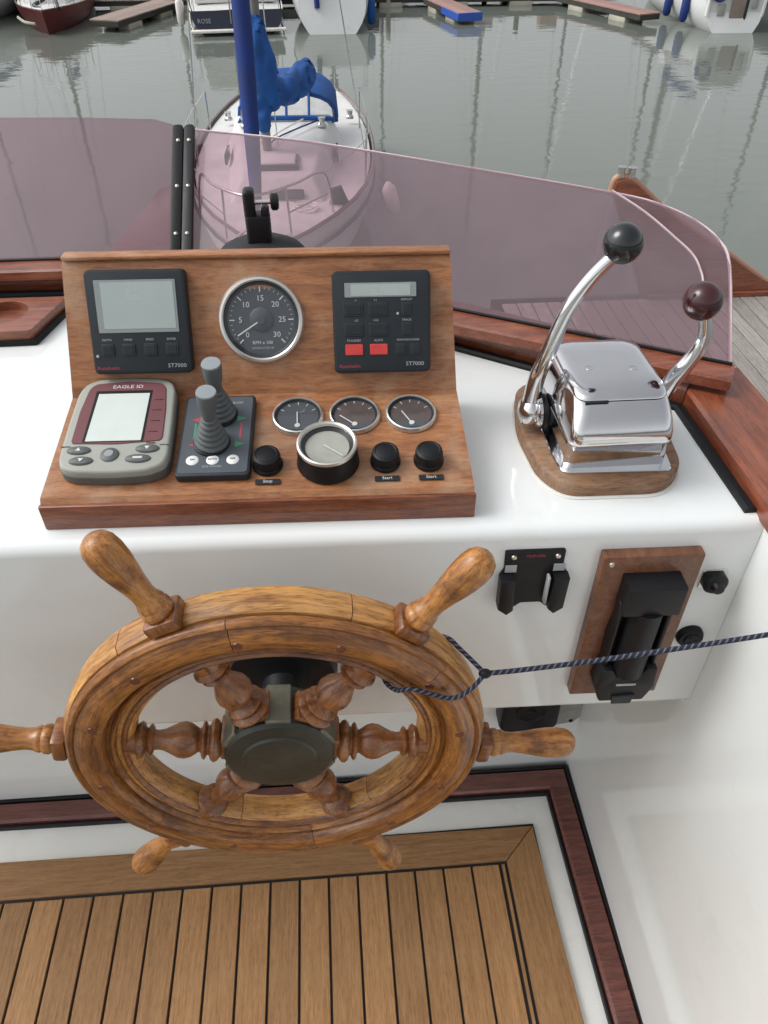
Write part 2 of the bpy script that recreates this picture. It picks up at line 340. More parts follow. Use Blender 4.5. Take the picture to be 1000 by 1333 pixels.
def wrinkle(o, amp, sc, stretch=(1, 1, 1)):
    from mathutils import noise
    me = o.data; me.update()
    for v in me.vertices:
        p = Vector((v.co.x * stretch[0], v.co.y * stretch[1], v.co.z * stretch[2])) * sc
        v.co += v.normal * amp * (1 - 2.4 * abs(noise.noise(p)) + .5 * noise.noise(p * 2.3))
    return o
def thing(name, label, cat, mtx=None, group=None):
    o = bpy.data.objects.new(name, None); COL.objects.link(o); o.empty_display_size = .05
    if mtx is not None: o.matrix_world = mtx if isinstance(mtx, Matrix) else Matrix.Translation(mtx)
    tag(o, label, cat, group); return o
def tag(o, label, cat, group=None):
    o['label'] = label; o['category'] = cat
    if group: o['group'] = group
    return o
def struct(o, label=None):
    o['kind'] = 'structure'
    if label: o['label'] = label
    return o
def text(body, size, x, y, h, parent, m='print_white', name='lettering', rot=0, sx=1.0, thick=.00012, align='CENTER'):
    c = bpy.data.curves.new('t', 'FONT'); c.body = body; c.size = size; c.align_x = align; c.align_y = 'CENTER'; c.extrude = thick; c.resolution_u = 2
    o = bpy.data.objects.new('t', c); COL.objects.link(o); bpy.context.view_layer.update()
    me = bpy.data.meshes.new_from_object(o.evaluated_get(bpy.context.evaluated_depsgraph_get()))
    bpy.data.objects.remove(o); bpy.data.curves.remove(c)
    me.transform(Matrix.Translation((x, y, h)) @ Matrix.Rotation(rot, 4, 'Z') @ Matrix.Diagonal((sx, 1, 1, 1)))
    me.name = name; me.materials.clear(); me.materials.append(M[m])
    q = bpy.data.objects.new(name, me); COL.objects.link(q); q.parent = parent; return q
def rrect(cx, cy, w, h, r, n=4):
    P = []
    for sx, sy, a in ((1, 1, 0), (-1, 1, 90), (-1, -1, 180), (1, -1, 270)):
        for i in range(n + 1):
            t = R(a + 90 * i / n); P.append((cx + sx * (w / 2 - r) + r * math.cos(t), cy + sy * (h / 2 - r) + r * math.sin(t)))
    return P
def frame(o, ex, ey, ez):
    return Matrix(((ex[0], ey[0], ez[0], o[0]), (ex[1], ey[1], ez[1], o[1]), (ex[2], ey[2], ez[2], o[2]), (0, 0, 0, 1)))
def round_poly(P, r, n=4):
    out = []
    for i in range(len(P)):
        a, b, c = Vector(P[i - 1]), Vector(P[i]), Vector(P[(i + 1) % len(P)])
        d1 = (a - b).normalized(); d2 = (c - b).normalized(); k = min(r, (a - b).length * .45, (c - b).length * .45)
        for j in range(n + 1):
            t = j / n; p = (1 - t) ** 2 * (b + d1 * k) + 2 * t * (1 - t) * b + t * t * (b + d2 * k); out.append(tuple(p))
    return out

# ------------------------------------------------------------------ water
WZ = -2.6
o = MB().grid([[(x, y, WZ) for x in (-1500, -40, 0, 40, 1500)] for y in (-1500, -20, 10, 40, 1500)]).make('water', 'water')
struct(o, 'calm grey-green harbour water reflecting an overcast sky')

# ------------------------------------------------------------------ own boat: cockpit floor
fl = MB().box((-.35, -.35, -.035), (1.9, 2.6, .07)).make('cockpit_floor', 'sole_white'); struct(fl, 'white non-slip cockpit floor framing the teak planking')
# black bed of the teak, then planks with seams between them
MB().box((-.295, -.25, .004), (1.31, 1.97, .008)).make('caulking_bed', 'caulk', fl)
PL = .055; X1 = .2795
pl = MB().box((0, 0, 0), (PL - .0055, 1.86, .010), .0012, 1)
first = None
i = 0; x = X1 - PL / 2 - .0035
while x > -.92:
    ln = 1.655
    if first is None:
        me = MB().box((0, 0, 0), (PL - .0043, ln, .008), .0009, 1); first = me.make('teak_plank', 'teak', fl); ob = first
    else:
        ob = first.copy(); COL.objects.link(ob)
    ob.location = (x, .657 - ln / 2, .0085); x -= PL; i += 1
pl.bm.free()
MB().box((.2795 + .0035, -.17, .0085), (.0055, 1.655, .008), .0005, 1).make('seam_strip', 'teak', fl)
# margin boards, mitred at the corner (front, right)
mb = MB().prism([(-.95, .738), (.3555, .7285), (.2905, .6635), (-.95, .6635)], .004, .013, .001, 1); mb.make('margin_board', 'teak_x', fl)
mb = MB().prism([(.3565, .7275), (.366, .386), (.372, -1.2), (.294, -1.2), (.2915, .6625)], .004, .013, .001, 1); mb.make('margin_board', 'teak', fl)
# mahogany rail round the sole, with black beads on both sides
def strip(P, w0, w1, z0, z1, m, name, parent, bev=.002):
    """a moulding whose outer edge follows P, w1 wide, offset w0 inwards (to the left of travel)"""
    mb_ = MB(); n = len(P); off = []
    def ofs(d):
        out = []
        for k in range(n):
            a = Vector(P[max(0, k - 1)]); b = Vector(P[k]); c = Vector(P[min(n - 1, k + 1)])
            n1 = (b - a) if k else (c - b); n2 = (c - b) if k < n - 1 else (b - a)
            n1 = Vector((-n1.y, n1.x)).normalized(); n2 = Vector((-n2.y, n2.x)).normalized()
            h = (n1 + n2).normalized(); out.append(b + h * d / max(.3, h.dot(n1)))
        return out
    A = ofs(w0); Bq = ofs(w1)
    bv = bev
    rows = []
    for k in range(n):
        u = (Bq[k] - A[k]).normalized(); a, b = A[k], Bq[k]
        rows.append([(a.x, a.y, z0), (a.x, a.y, z1 - bv), (*(a + u * bv), z1), (*(b - u * bv), z1), (b.x, b.y, z1 - bv), (b.x, b.y, z0)])
    mb_.grid(rows, close=True); mb_.cap(rows[0]); mb_.cap(rows[-1][::-1])
    return mb_.make(name, m, parent)
rt = thing('floor_rail', 'dark mahogany rail edged in black round the white cockpit floor', 'rail', (0, 0, 0))
path = [(.475, -1.4), (.465, .378), (.4575, .851), (-1.0, .866)]
strip(path, 0, .007, 0, .026, 'rubber', 'black_bead', rt, .002)
strip(path, .0072, .050, 0, .024, 'mahogany_dark', 'mahogany_moulding', rt, .005)
strip(path, .0502, .056, 0, .012, 'rubber', 'black_bead', rt, .002)

# side wall, console moulding, aft and far walls of the cockpit
o = MB().box((.5, -.32, .42), (.08, 2.56, 1.05), .004, 1).make('cockpit_side_wall', 'gelcoat'); struct(o, 'glossy white cockpit side wall on the right')
o = MB().box((-1.24, -.25, .10), (.08, 2.6, .4), .004, 1).make('cockpit_wall_far', 'gelcoat'); struct(o); o.name = 'cockpit_left_wall'
o = MB().box((-.35, -1.44, .10), (1.9, .08, .4), .004, 1).make('cockpit_aft_wall', 'gelcoat'); struct(o)
o = MB().box((-.37, .98, .24), (1.66, .236, .74)).make('lower_wall', 'gelcoat'); struct(o, 'white recessed wall under the steering console')
top = [(-1.2, .626), (.4595, .5845), (.4595, .84), (.19, .995), (-.226, 1.225), (-1.2, 1.23)]
cm = MB()
t = bmesh.new()
b_ = [t.verts.new((x_, y_, .620)) for x_, y_ in top]; u_ = [t.verts.new((x_, y_, .95)) for x_, y_ in top]
t.faces.new(b_[::-1]); t.faces.new(u_)
for k in range(len(top)): t.faces.new((b_[k], b_[(k + 1) % 6], u_[(k + 1) % 6], u_[k]))
t.edges.ensure_lookup_table()
fe = [e for e in t.edges if all(v in (b_[0], b_[1]) for v in e.verts) or all(v in (u_[0], u_[1]) for v in e.verts)]
bmesh.ops.bevel(t, geom=fe, offset=.014, segments=5, affect='EDGES', profile=.5)
bmesh.ops.recalc_face_normals(t, faces=t.faces)
cm._add(t); o = cm.make('steering_console', 'gelcoat', sharp=30); struct(o, 'white moulded steering console carrying the instruments')
# fillet where console end meets the side wall
MB().box((.4565, .5955, .78), (.008, .012, .33), .004, 2).make('corner_fillet', 'gelcoat', o)

# ------------------------------------------------------------------ coaming caps, gaskets
cp = thing('coaming_cap', 'varnished mahogany coaming cap running round the white console', 'coaming', (0, 0, 0))
inner = [(.4465, .44), (.4475, .6), (.4445, .806), (.18, .985), (-.226, 1.2095), (-1.2, 1.216)]
strip(inner[1:], -.0075, .006, .945, .957, 'rubber', 'black_gasket', cp, .003)
strip([(.455, -1.2)] + [(.455, .6), (.4525, .86)], -.093, 0, .947, .975, 'mahogany', 'side_cap', cp, .004).location = (0, 0, 0)
strip([(.452, .8125), (.18, .997), (-.226, 1.2225), (-1.2, 1.229)], -.085, 0, .947, .977, 'mahogany_x', 'front_cap', cp, .004)

# ------------------------------------------------------------------ windscreen
ws = thing('windscreen', 'raked purple-tinted acrylic windscreen on a mahogany rail', 'windscreen', (0, 0, 0))
nR = Vector((-.245, -.446, .861)).normalized(); nL = Vector((0, -.509, .861)).normalized()
def pane(P, n, th=.005):
    mb_ = MB(); t = bmesh.new(); P = [Vector(p) for p in P]
    a = [t.verts.new(p) for p in P]; b = [t.verts.new(p - n * th) for p in P]
    t.faces.new(a); t.faces.new(b[::-1])
    for k in range(len(P)): t.faces.new((a[k], b[k], b[(k + 1) % len(P)], a[(k + 1) % len(P)]))
    bmesh.ops.recalc_face_normals(t, faces=t.faces); mb_._add(t); return mb_
RP = [(-.229, 1.478, 1.128), (-.02, 1.371, 1.132), (.216, 1.234, 1.128), (.421, 1.112, 1.123), (.477, 1.073, 1.118), (.514, 1.035, 1.109), (.536, .998, 1.096), (.5405, .956, 1.076), (.5095, .829, 1.0015), (.178, 1.008, 1.0), (-.222, 1.229, 1.0)]
def onto(p, n, q): p = Vector(p); return p - n * (p - Vector(q)).dot(n)
q0 = Vector((-.226, 1.23, 1.0))
pane([onto(p, nR, q0) for p in RP], nR).make('glass_pane', 'tinted', ws, 20, label='right-hand purple acrylic pane with a rounded top corner')
LP_ = [(-.235, 1.458, 1.135), (-.283, 1.474, 1.144), (-.414, 1.48, 1.148), (-.543, 1.483, 1.149), (-1.1, 1.485, 1.15), (-1.1, 1.232, 1.0), (-.23, 1.232, 1.0)]
pane([onto(p, nL, q0) for p in LP_], nL).make('glass_pane', 'tinted', ws, 20, label='left-hand purple acrylic pane')
# thin polished edge of the right pane
ed = [onto(p, nR, q0) - nR * .0025 for p in RP[:9]]
MB().tube(ed, .0022, 6, smooth=4).make('polished_edge', mat('acrylic_edge', (.55, .45, .47), .3), ws)
CP = [(0.4154, 1.1066, 1.1279), (0.4509, 1.0588, 1.1133), (0.4806, 1.0076, 1.0952), (0.4958, 0.978, 1.0841), (0.5, 0.9538, 1.0728), (0.4974, 0.9268, 1.0581), (0.476, 0.8411, 1.0076), (0.3304, 0.9222, 1.0082)]
pane(CP, nR, .003).make('corner_pane', 'corner_acrylic', ws, 20, label='small hazy overlapping acrylic pane at the right-hand end')
MB().tube([Vector(p) - nR * .0015 for p in CP[:7]], .0016, 6, smooth=4).make('pane_edge', bpy.data.materials['acrylic_edge'], ws)
# rails
strip([(.515, .8265), (.178, 1.0115), (-.228, 1.2345), (-1.2, 1.2365)], -.003, .042, .984, 1.0, 'mahogany_x', 'base_rail', ws, .003)
strip([(.511, .8270), (.178, 1.0095), (-.228, 1.2325), (-1.2, 1.2345)], .0, .004, 1.0003, 1.004, 'rubber', 'glazing_bead', ws, .001)
strip([(.470, .842), (.178, 1.0075), (-.228, 1.2305), (-1.2, 1.2325)], .004, .030, .9772, .9838, 'mahogany_dark', 'rail_spacer', ws, .001)
# black hinge strips with bolts
js = Vector((.0, .235, .135)).normalized()
for sx, nn in ((-.0100, nL), (.0096, (nR * .7 + nL * .3).normalized())):
    e1 = js; e3 = (nn - js * nn.dot(js)).normalized(); e2 = e1.cross(e3)
    F = frame(Vector((-.228 + sx, 1.222, 1.004)) + e3 * .003, e2, e1, e3)
    hp = MB().prism(round_poly([(-.0095, -.002), (.0088, -.002), (.0088, .262), (-.0095, .262)], .0082), 0, .007, .002, 2).make('hinge_strip', 'black_plastic', ws, mtx=F)
    for k in (.035, .13, .226):
        MB().lathe([(0, .0100), (.0022, .0096), (.0034, .0083), (.0036, .0072), (.0036, .0065)], 14).make('bolt_head', 'screw', hp, mtx=Matrix.Translation((.001, k, 0)))
MB().tube([q0 + Vector((0, 0, .004)), q0 + js * .262 + Vector((0, 0, .004))], .004, 8).make('hinge_ridge', 'black_plastic', ws)

# ------------------------------------------------------------------ cup tray at the left
tp = [(-.72, 1.158), (-.408, 1.156), (-.405, 1.148), (-.430, 1.050), (-.434, 1.047), (-.72, 1.042)]
tr = thing('cup_tray', 'small varnished wooden tray with a round cup recess at left', 'tray', (0, 0, .95))
MB().prism([(x_ + (.006 if x_ > -.5 else 0), y_ + (-.005 if y_ < 1.1 else .003)) for x_, y_ in tp], .0005, .008, .001).make('black_base', 'rubber', tr)
t = bmesh.new()   # board with a real hole
ov = [t.verts.new((x_, y_, .022)) for x_, y_ in tp]; hv = [t.verts.new((-.487 + .037 * math.cos(a), 1.108 + .037 * math.sin(a), .022)) for a in [2 * PI * k / 32 for k in range(32)]]
es = [t.edges.new((ov[k], ov[(k + 1) % 6])) for k in range(6)] + [t.edges.new((hv[k], hv[(k + 1) % 32])) for k in range(32)]
bmesh.ops.triangle_fill(t, use_beauty=True, edges=es)
r_ = bmesh.ops.extrude_face_region(t, geom=t.faces[:])
bmesh.ops.translate(t, vec=(0, 0, -.014), verts=[v for v in r_['geom'] if isinstance(v, bmesh.types.BMVert)])
bmesh.ops.recalc_face_normals(t, faces=t.faces)
MB()._add(t).make('board', 'mahogany_x', tr, 30)
MB().lathe([(0, .0092), (.0372, .0092), (.0375, .0105)], 32, mtx=Matrix.Translation((-.487, 1.108, 0))).make('cup_recess', 'mahogany_x', tr)

# ------------------------------------------------------------------ instrument box
yaw = R(-1.9); cy_, sy_ = math.cos(yaw), math.sin(yaw)
EX = Vector((cy_, sy_, 0)); EY = Vector((-sy_, cy_, 0)); EZ = Vector((0, 0, 1))
O = Vector((-.082, .629, .95)); a11 = R(11); k24 = R(24)
LU = EY * math.cos(a11) + EZ * math.sin(a11); LN = -EY * math.sin(a11) + EZ * math.cos(a11); LO = O + EZ * .037
S0 = .1525; UO = LO + LU * S0
UU = EY * math.sin(k24) + EZ * math.cos(k24); UN = -EY * math.cos(k24) + EZ * math.sin(k24)
FD = frame(O, EX, EY, EZ); FL = frame(LO, EX, LU, LN); FU = frame(UO, EX, UU, UN)
ib = thing('instrument_box', 'L-shaped wooden instrument box on the white console', 'instrument box', FD)
def sec(pts_l, hw0):   # side profile points in (y,z) of box frame
    return pts_l
fold = FD.inverted() @ UO; topv = FD.inverted() @ (UO + UU * .151)
def side(hw): return None
prof = [(0, 0), (0, .031), (.004, .0365), (fold.y, fold.z), (topv.y - .003, topv.z - .004), (topv.y + .002, topv.z + .001), (topv.y + .010, topv.z + .001), (topv.y + .013, topv.z - .004), (topv.y + .013, 0)]
hws = [.2275, .2275, .2275, .2235, .2155, .2145, .2145, .2145, .2145]
# lower board
mb = MB(); rows = []
for sgn, inset in ((-1, .003), (-1, 0), (1, 0), (1, .003)):
    rows.append([(sgn * (h - inset * (1 if 1 else 0)), y + (0 if inset == 0 else (.002 if j < 3 else -.0)), z - (.002 if inset and j > 1 else 0)) for j, ((y, z), h) in enumerate(zip(prof, hws))])
mb.grid(rows, close=True); mb.cap(rows[0]); mb.cap(rows[-1][::-1]); 
mb.make('box_body', 'dash_wood', ib, 30)
# front edge moulding, a touch redder, proud of the body
MB().box((0, -.0022, .0158), (.4585, .006, .0315), .0018, 2).make('front_edge', 'dash_edge', ib)
MB().box((0, topv.y + .005, topv.z + .0035), (.430, .0175, .005), .002, 2).make('top_edge', 'dash_wood', ib)

def dev(fr, x, s, name, label, cat, group=None):
    return thing(name, label, cat, fr @ Matrix.Translation((x, s, 0)), group)
# --- left display
d = dev(FU, -.1345, .0845, 'display_unit', 'square black display unit with a large blank grey screen', 'display')
MB().prism(rrect(0, 0, .110, .113, .006), .0006, .016, .003, 2).make('case', 'case_grey', d)
MB().prism(rrect(0, .0175, .0885, .0565, .001), .0158, .0166, .0003, 1).make('screen_frame', 'lcd_frame', d)
MB().prism(rrect(.002, .0185, .079, .050, .001), .0165, .0169).make('screen', 'lcd', d)
for k, (bx, s_) in enumerate(((-.037, 'DEPTH'), (-.0135, 'WIND'), (.0105, 'SPEED'), (.0345, 'ENTER'))):
    b1 = MB().prism(rrect(bx, -.0295, .0145, .0135, .0015), .0158, .0172, .0006, 1).make('button', 'key_dark', d)
    MB().prism(rrect(bx, -.0295, .0105, .0100, .0012), .0171, .0178, .0005, 1).make('button_cap', 'case_grey', b1)
    text(s_, .0034, bx, -.0185, .0162, d, 'print_grey')
MB().lathe([(0, .0172), (.0016, .0168), (.0018, .016)], 12, mtx=Matrix.Translation((-.049, -.036, 0))).make('indicator_dot', 'print_grey', d)
text('Autohelm', .0058, -.0385, -.0495, .0162, d, 'print_red', sx=1.1)
text('ST7000', .0062, .0385, -.0480, .0162, d, 'print_grey', sx=1.1)
# --- right keypad unit
d = dev(FU, .1365, .079, 'autopilot_keypad', 'square black autopilot keypad with two red keys and a strip screen', 'autopilot')
MB().prism(rrect(0, 0, .110, .112, .006), .0006, .016, .003, 2).make('case', 'case_grey', d)
MB().prism(rrect(-.001, .0355, .080, .0155, .001), .0158, .0166, .0003, 1).make('screen_frame', 'lcd_frame', d)
MB().prism(rrect(-.001, .0355, .0665, .0125, .001), .0165, .0169).make('screen', 'lcd', d)
for kx, ky, kw, kh, c in ((-.032, .0145, .022, .0145, 0), (-.004, .0145, .022, .0145, 0), (.028, .0145, .0115, .0145, 0), (-.032, -.0075, .022, .0145, 0), (-.004, -.0075, .022, .0145, 0), (.028, -.0075, .0115, .0145, 0),
                          (-.032, -.0295, .020, .0120, 1), (-.004, -.0295, .020, .0120, 1), (.021, -.0295, .0115, .0125, 0), (.0375, -.0295, .0115, .0125, 0)):
    b1 = MB().prism(rrect(kx, ky, kw, kh, .0012), .0158, .0170, .0005, 1).make('key', 'key_red' if c else 'key_dark', d)
    if not c: MB().prism(rrect(kx, ky, kw - .0045, kh - .004, .001), .0169, .0176, .0004, 1).make('key_cap', 'case_grey', b1)
for s_, tx, ty, sz in (('-1', -.029, .0245, .0038), ('+1', -.007, .0245, .0038), ('-10', -.029, .0025, .0038), ('+10', -.007, .0025, .0038), ('DISPLAY', .028, .0247, .0034), ('TRACK', .028, .0025, .0034), ('STANDBY', -.032, -.0195, .0036), ('AUTO', -.004, -.0195, .0036), ('RESPONSE RUDDER', .0295, -.0195, .0029)):
    text(s_, sz, tx, ty, .0162, d, 'print_grey')
MB().lathe([(0, .0172), (.0014, .0168), (.0016, .016)], 12, mtx=Matrix.Translation((.018, .0095, 0))).make('indicator_dot', 'print_grey', d)
text('Autohelm', .0056, -.0375, -.0480, .0162, d, 'print_red', sx=1.1)
text('ST7000', .0062, .0370, -.0465, .0162, d, 'print_grey', sx=1.1)

# --- round gauges
def gauge(fr, x, s, r, name, label, dial, needle_a, nlen, marks, rise=.004, group=None):
    d = dev(fr, x, s, name, label, 'gauge', group)
    MB().lathe([(r * .86, .0012), (r * .865, rise), (r * .90, rise + .0018), (r * .95, rise + .0012), (r * .985, rise - .001), (r, .0008), (r, .0002)], 56).make('bezel', 'bezel', d)
    MB().lathe([(r * .865, .0035), (r * .85, .0040), (r * .80, .0014), (r * .78, .0012)], 56).make('inner_ring', 'case_grey', d)
    MB().lathe([(0, .0009), (r * .87, .0009)], 48).make('dial_face', dial, d)
    mk = MB()
    for a, l0, l1, w_ in marks:
        a = R(a); c, s2 = math.cos(a), math.sin(a); m_ = (l0 + l1) / 2 * r
        mk.box((0, 0, 0), ((l1 - l0) * r, w_, .0002), mtx=Matrix.Translation((c * m_, s2 * m_, .00125)) @ Matrix.Rotation(a, 4, 'Z'))
    mk.make('scale_marks', 'print_white', d)
    a = R(needle_a[0]); ox, oy = needle_a[1] * r, needle_a[2] * r
    MB().box((nlen * r / 2, 0, 0), (nlen * r, .0014 * r / .03 if r < .04 else .0016, .0006), .0002, 1, mtx=Matrix.Translation((ox, oy, .0028)) @ Matrix.Rotation(a, 4, 'Z')).make('needle', 'print_white', d)
    MB().lathe([(0, .0044), (r * .10, .004), (r * .11, .0024), (r * .11, .001)], 20, mtx=Matrix.Translation((ox, oy, 0))).make('needle_hub', 'dial_grey' if r > .04 else 'print_white', d)
    MB().lathe([(0, .0046), (r * .6, .0044), (r * .855, .0036)], 40).make('glass', 'clear', d)
    return d
mk = []
for i in range(31):
    a = 225 - 9 * i
    if i % 5: mk.append((a, .68, .73, .0005))
    else: mk.append((a, .62, .74, .0013))
d = gauge(FU, .0, .084, .0492, 'tachometer', 'large round rev counter with white bezel between the two black units', 'dial_grey', (212, 0, 0), .66, mk, .005)
for i, s_ in enumerate(('0', '5', '10', '15', '20', '25', '30')):
    a = R(225 - 45 * i); text(s_, .0088, .0492 * .48 * math.cos(a), .0492 * .48 * math.sin(a), .0014, d, 'print_white')
text('RPM x 100', .0052, 0, -.0255, .0014, d, 'print_white'); text('GENERATOR-W', .0036, 0, -.0315, .0014, d, 'print_grey')
MB().lathe([(0, .0030), (.012, .0028), (.014, .0012)], 28, mtx=Matrix.Translation((0, 0, 0))).make('dial_boss', 'dial_grey', d)
mk3 = [(a, .62, .76, .0008) for a in (150, 120, 90, 60, 30)]
for x_, lab, na, dl in ((.038, 'small grey gauge at left of three, its needle pointing straight up', 92, 'dial_grey'), (.1025, 'small brown-faced gauge in the middle of three, needle swung left', 138, 'dial_brown'), (.167, 'small brown-faced gauge at right of three, nearest the box edge', 118, 'dial_brown')):
    d = gauge(FL, x_, .1125, .0298, 'engine_gauge', lab, dl, (na, 0, -.55), .75, mk3, .0035, 'small round engine gauges in a row')
    MB().prism([(-.018, -.0225), (.018, -.0225), (.0225, -.014), (-.0225, -.014)], .0010, .0030, .0004, 1).make('needle_cover', 'dial_grey', d)
# --- raised pale gauge in a black cup
d = dev(FL, .0725, .044, 'raised_gauge', 'raised round gauge with a pale dial in a deep black cup', 'gauge')
MB().lathe([(.034, .0005), (.0325, .004), (.0325, .026), (.0315, .0285), (.0300, .0290)], 48).make('cup', 'black_plastic', d)
MB().lathe([(.0270, .022), (.0282, .0290), (.0302, .0302), (.0320, .0296), (.0326, .0265)], 48).make('bezel', 'bezel', d)
MB().lathe([(.0235, .0225), (.0272, .0245), (.0288, .0290)], 48).make('inner_ring', 'black_plastic', d)
MB().lathe([(0, .0222), (.0255, .0222)], 40).make('dial_face', 'dial_pale', d)
MB().box((.009, -.006, .0240), (.026, .0013, .0006), mtx=Matrix.Rotation(0, 4, 'Z') @ Matrix.Translation((0, 0, 0)) @ Matrix.Rotation(R(-38), 4, 'Z') @ Matrix.Translation((0, .005, 0))).make('needle', 'print_white', d)
mkb = MB()
for k in range(11):
    a = R(210 + 12 * k); mkb.box((0, 0, 0), (.0035, .0007, .0002), mtx=Matrix.Translation((.0195 * math.cos(a), .0195 * math.sin(a), .0224)) @ Matrix.Rotation(a, 4, 'Z'))
mkb.make('scale_marks', 'print_grey', d)
MB().lathe([(0, .0272), (.015, .027), (.0275, .0262)], 40).make('glass', 'clear', d)

# --- knobs and their small labels
for x_, lab, t_ in ((.0075, 'black engine push knob beside the thruster panel', 'Stop'), (.1345, 'black push knob just right of the raised pale gauge', 'Start'), (.1815, 'black push knob nearest the right edge of the box', 'Start')):
    d = dev(FL, x_, .0405, 'push_knob', lab, 'knob', 'black push knobs on the instrument box')
    MB().lathe([(.0165, .0003), (.0165, .003), (.0150, .005)], 32).make('collar', 'black_plastic', d)
    MB().lathe([(.0148, .004), (.0150, .013), (.0142, .0165), (.0115, .0180), (.0105, .0175), (.0090, .0182), (0, .0188)], 36).make('rubber_cap', 'rubber', d)
    d2 = dev(FL, x_ + .001, .0165, 'knob_label', 'tiny black label reading %s under the %s knob' % (t_, {.0075: 'left', .1345: 'middle', .1815: 'right'}[x_]), 'label', 'tiny black labels under the knobs')
    MB().prism(rrect(0, 0, .0265, .0070, .0008), .0002, .0011, .0003, 1).make('plate', 'case_grey', d2)
    text(t_, .0056, 0, .0001, .00125, d2, 'print_white')

# --- fish finder
d = dev(FL, -.1535, .090, 'fish_finder', 'grey handheld-style fish finder with maroon face and pale screen', 'fish finder')
out = [(-.0575, -.050), (-.054, -.063), (-.040, -.0695), (0, -.072), (.040, -.0695), (.0555, -.061), (.0585, -.048), (.0575, .0), (.0545, .052), (.050, .066), (.037, .0735), (0, .0765), (-.037, .0735), (-.050, .066), (-.0555, .052), (-.0575, .0)]
MB().prism(round_poly(out, .012, 3), .0005, .010).make('case_base', 'finder_dark', d)
MB().prism([(x_ * .985, y_ * .985) for x_, y_ in round_poly(out, .012, 3)], .010, .0195, .0035, 3).make('case_cover', 'finder_grey', d)
n_before = set(d.children)
mar = [(-.0475, -.0265), (-.0455, -.0295), (0, -.0315), (.0470, -.0275), (.0490, -.023), (.0470, .020), (.0430, .055), (.0370, .063), (0, .0665), (-.037, .063), (-.0430, .055), (-.047, .02)]
MB().prism(round_poly(mar, .004, 3), .0218, .0232, .0006, 1).make('face_plate', 'finder_maroon', d)
MB().prism([(-.0355, -.0285), (.0290, -.0285), (.0285, .0505), (-.0340, .0505)], .0231, .0235).make('screen_surround', 'black_plastic', d)
MB().prism([(-.0325, -.0275), (.0265, -.0275), (.0262, .0455), (-.0305, .0455)], .0234, .0238).make('screen', 'lcd_pale', d)
text('EAGLE ID', .0072, -.0, .0568, .0234, d, 'print_white', sx=1.15)
for k in range(5): MB().box((.0375, .035 - .0165 * k, .0234), (.010, .0012, .0006), .0002, 1).make('face_rib', mat('rib_maroon', (.07, .018, .022), .4) if k == 0 else bpy.data.materials['rib_maroon'], d)
for bx, by, ln, s_ in ((-.037, -.0395, .026, 'up'), (-.032, -.0545, .026, 'dn'), (.035, -.0390, .026, 'dn'), (.027, -.0530, .028, 'w')):
    b1 = MB().lathe([(0, .0245), (.8, .0243), (.95, .0232), (1, .0215)], 28, mtx=Matrix.Translation((bx, by, 0)) @ Matrix.Diagonal((ln / 2, .0062, 1, 1))).make('button', 'finder_dark', d)
    tri = {'up': [(-.0028, -.002), (.0028, -.002), (0, .0025)], 'dn': [(-.0028, .002), (0, -.0025), (.0028, .002)], 'w': [(-.005, -.0013), (.005, -.0013), (.005, .0013), (-.005, .0013)]}[s_]
    MB().prism([(bx + p[0], by + p[1]) for p in tri], .0245, .0248).make('button_mark', 'print_white', b1)
b1 = MB().lathe([(0, .0250), (.0075, .0246), (.0095, .0232), (.0100, .0215)], 28, mtx=Matrix.Translation((-.0035, -.0465, 0))).make('button', 'finder_dark', d)
MB().lathe([(0, .0256), (.0045, .0254), (.005, .0246)], 20, mtx=Matrix.Translation((-.0035, -.0465, 0))).make('button_mark', 'boot_top', b1)
for gx in (-.052, .052): MB().box((gx, -.0335, .0222), (.010, .0009, .0012)).make('case_groove', 'finder_dark', d)

for ch in d.children:
    if ch not in n_before: ch.location.z -= .0025
# --- thruster joystick panel
d = dev(FL, -.0495, .0805, 'thruster_panel', 'grey bow thruster control panel with two ribbed joysticks', 'control panel')
MB().prism(rrect(0, 0, .0790, .1215, .005), .0005, .009, .0018, 2).make('panel_base', 'case_grey', d)
MB().prism(rrect(0, .0005, .0735, .1150, .004), .0088, .0096, .0003, 1).make('face_plate', 'joy_panel', d)
def joy(jx, jy, lean, name='joystick'):
    F = Matrix.Translation((jx, jy, .0096)) @ Matrix.Rotation(lean, 4, 'Y')
    j = MB().lathe([(.0200, 0), (.0200, .0020), (.0185, .0030)], 32).make('boot_ring', 'black_plastic', d, mtx=F)
    pr = []
    for k in range(6):
        r0 = .0182 - .0020 * k; z0 = .003 + .0062 * k
        pr += [(r0 - .0008, z0), (r0 + .0006, z0 + .0018), (r0 + .0002, z0 + .0042), (r0 - .0022, z0 + .0055)]
    pr += [(.0062, .0405), (0, .0405)]
    MB().lathe(pr, 32).make('rubber_boot', 'boot_grey', d, 60, mtx=F)
    st = MB().lathe([(.0068, .038), (.0075, .046), (.0098, .058), (.0108, .074), (.0104, .0755)], 28).make('stick', 'boot_grey', d, mtx=F)
    MB().lathe([(.0106, .0750), (.0098, .0764), (0, .0768)], 28).make('stick_top', 'boot_top', st)
joy(.001, .0285, R(2)); joy(-.004, -.0145, R(5))
def tri_(cx, cy, sgn, c):
    MB().prism([(cx, cy - .0042), (cx + sgn * .0105, cy), (cx, cy + .0042)][::sgn], .0095, .0099).make('arrow_mark', c, d)
tri_(-.019, .0215, -1, 'print_red'); tri_(-.019, -.0165, -1, 'print_red'); tri_(.021, .0225, 1, 'print_green'); tri_(.021, -.0165, 1, 'print_green')
for (x0, y0) in ((-.024, .004), (.026, .004)):
    MB().prism([(x0 - .001, y0 - .012), (x0 + .001, y0 - .012), (x0 + .001, y0 + .012), (x0 - .001, y0 + .012)], .0095, .0098).make('arrow_mark', 'print_green' if x0 < 0 else 'print_red', d)
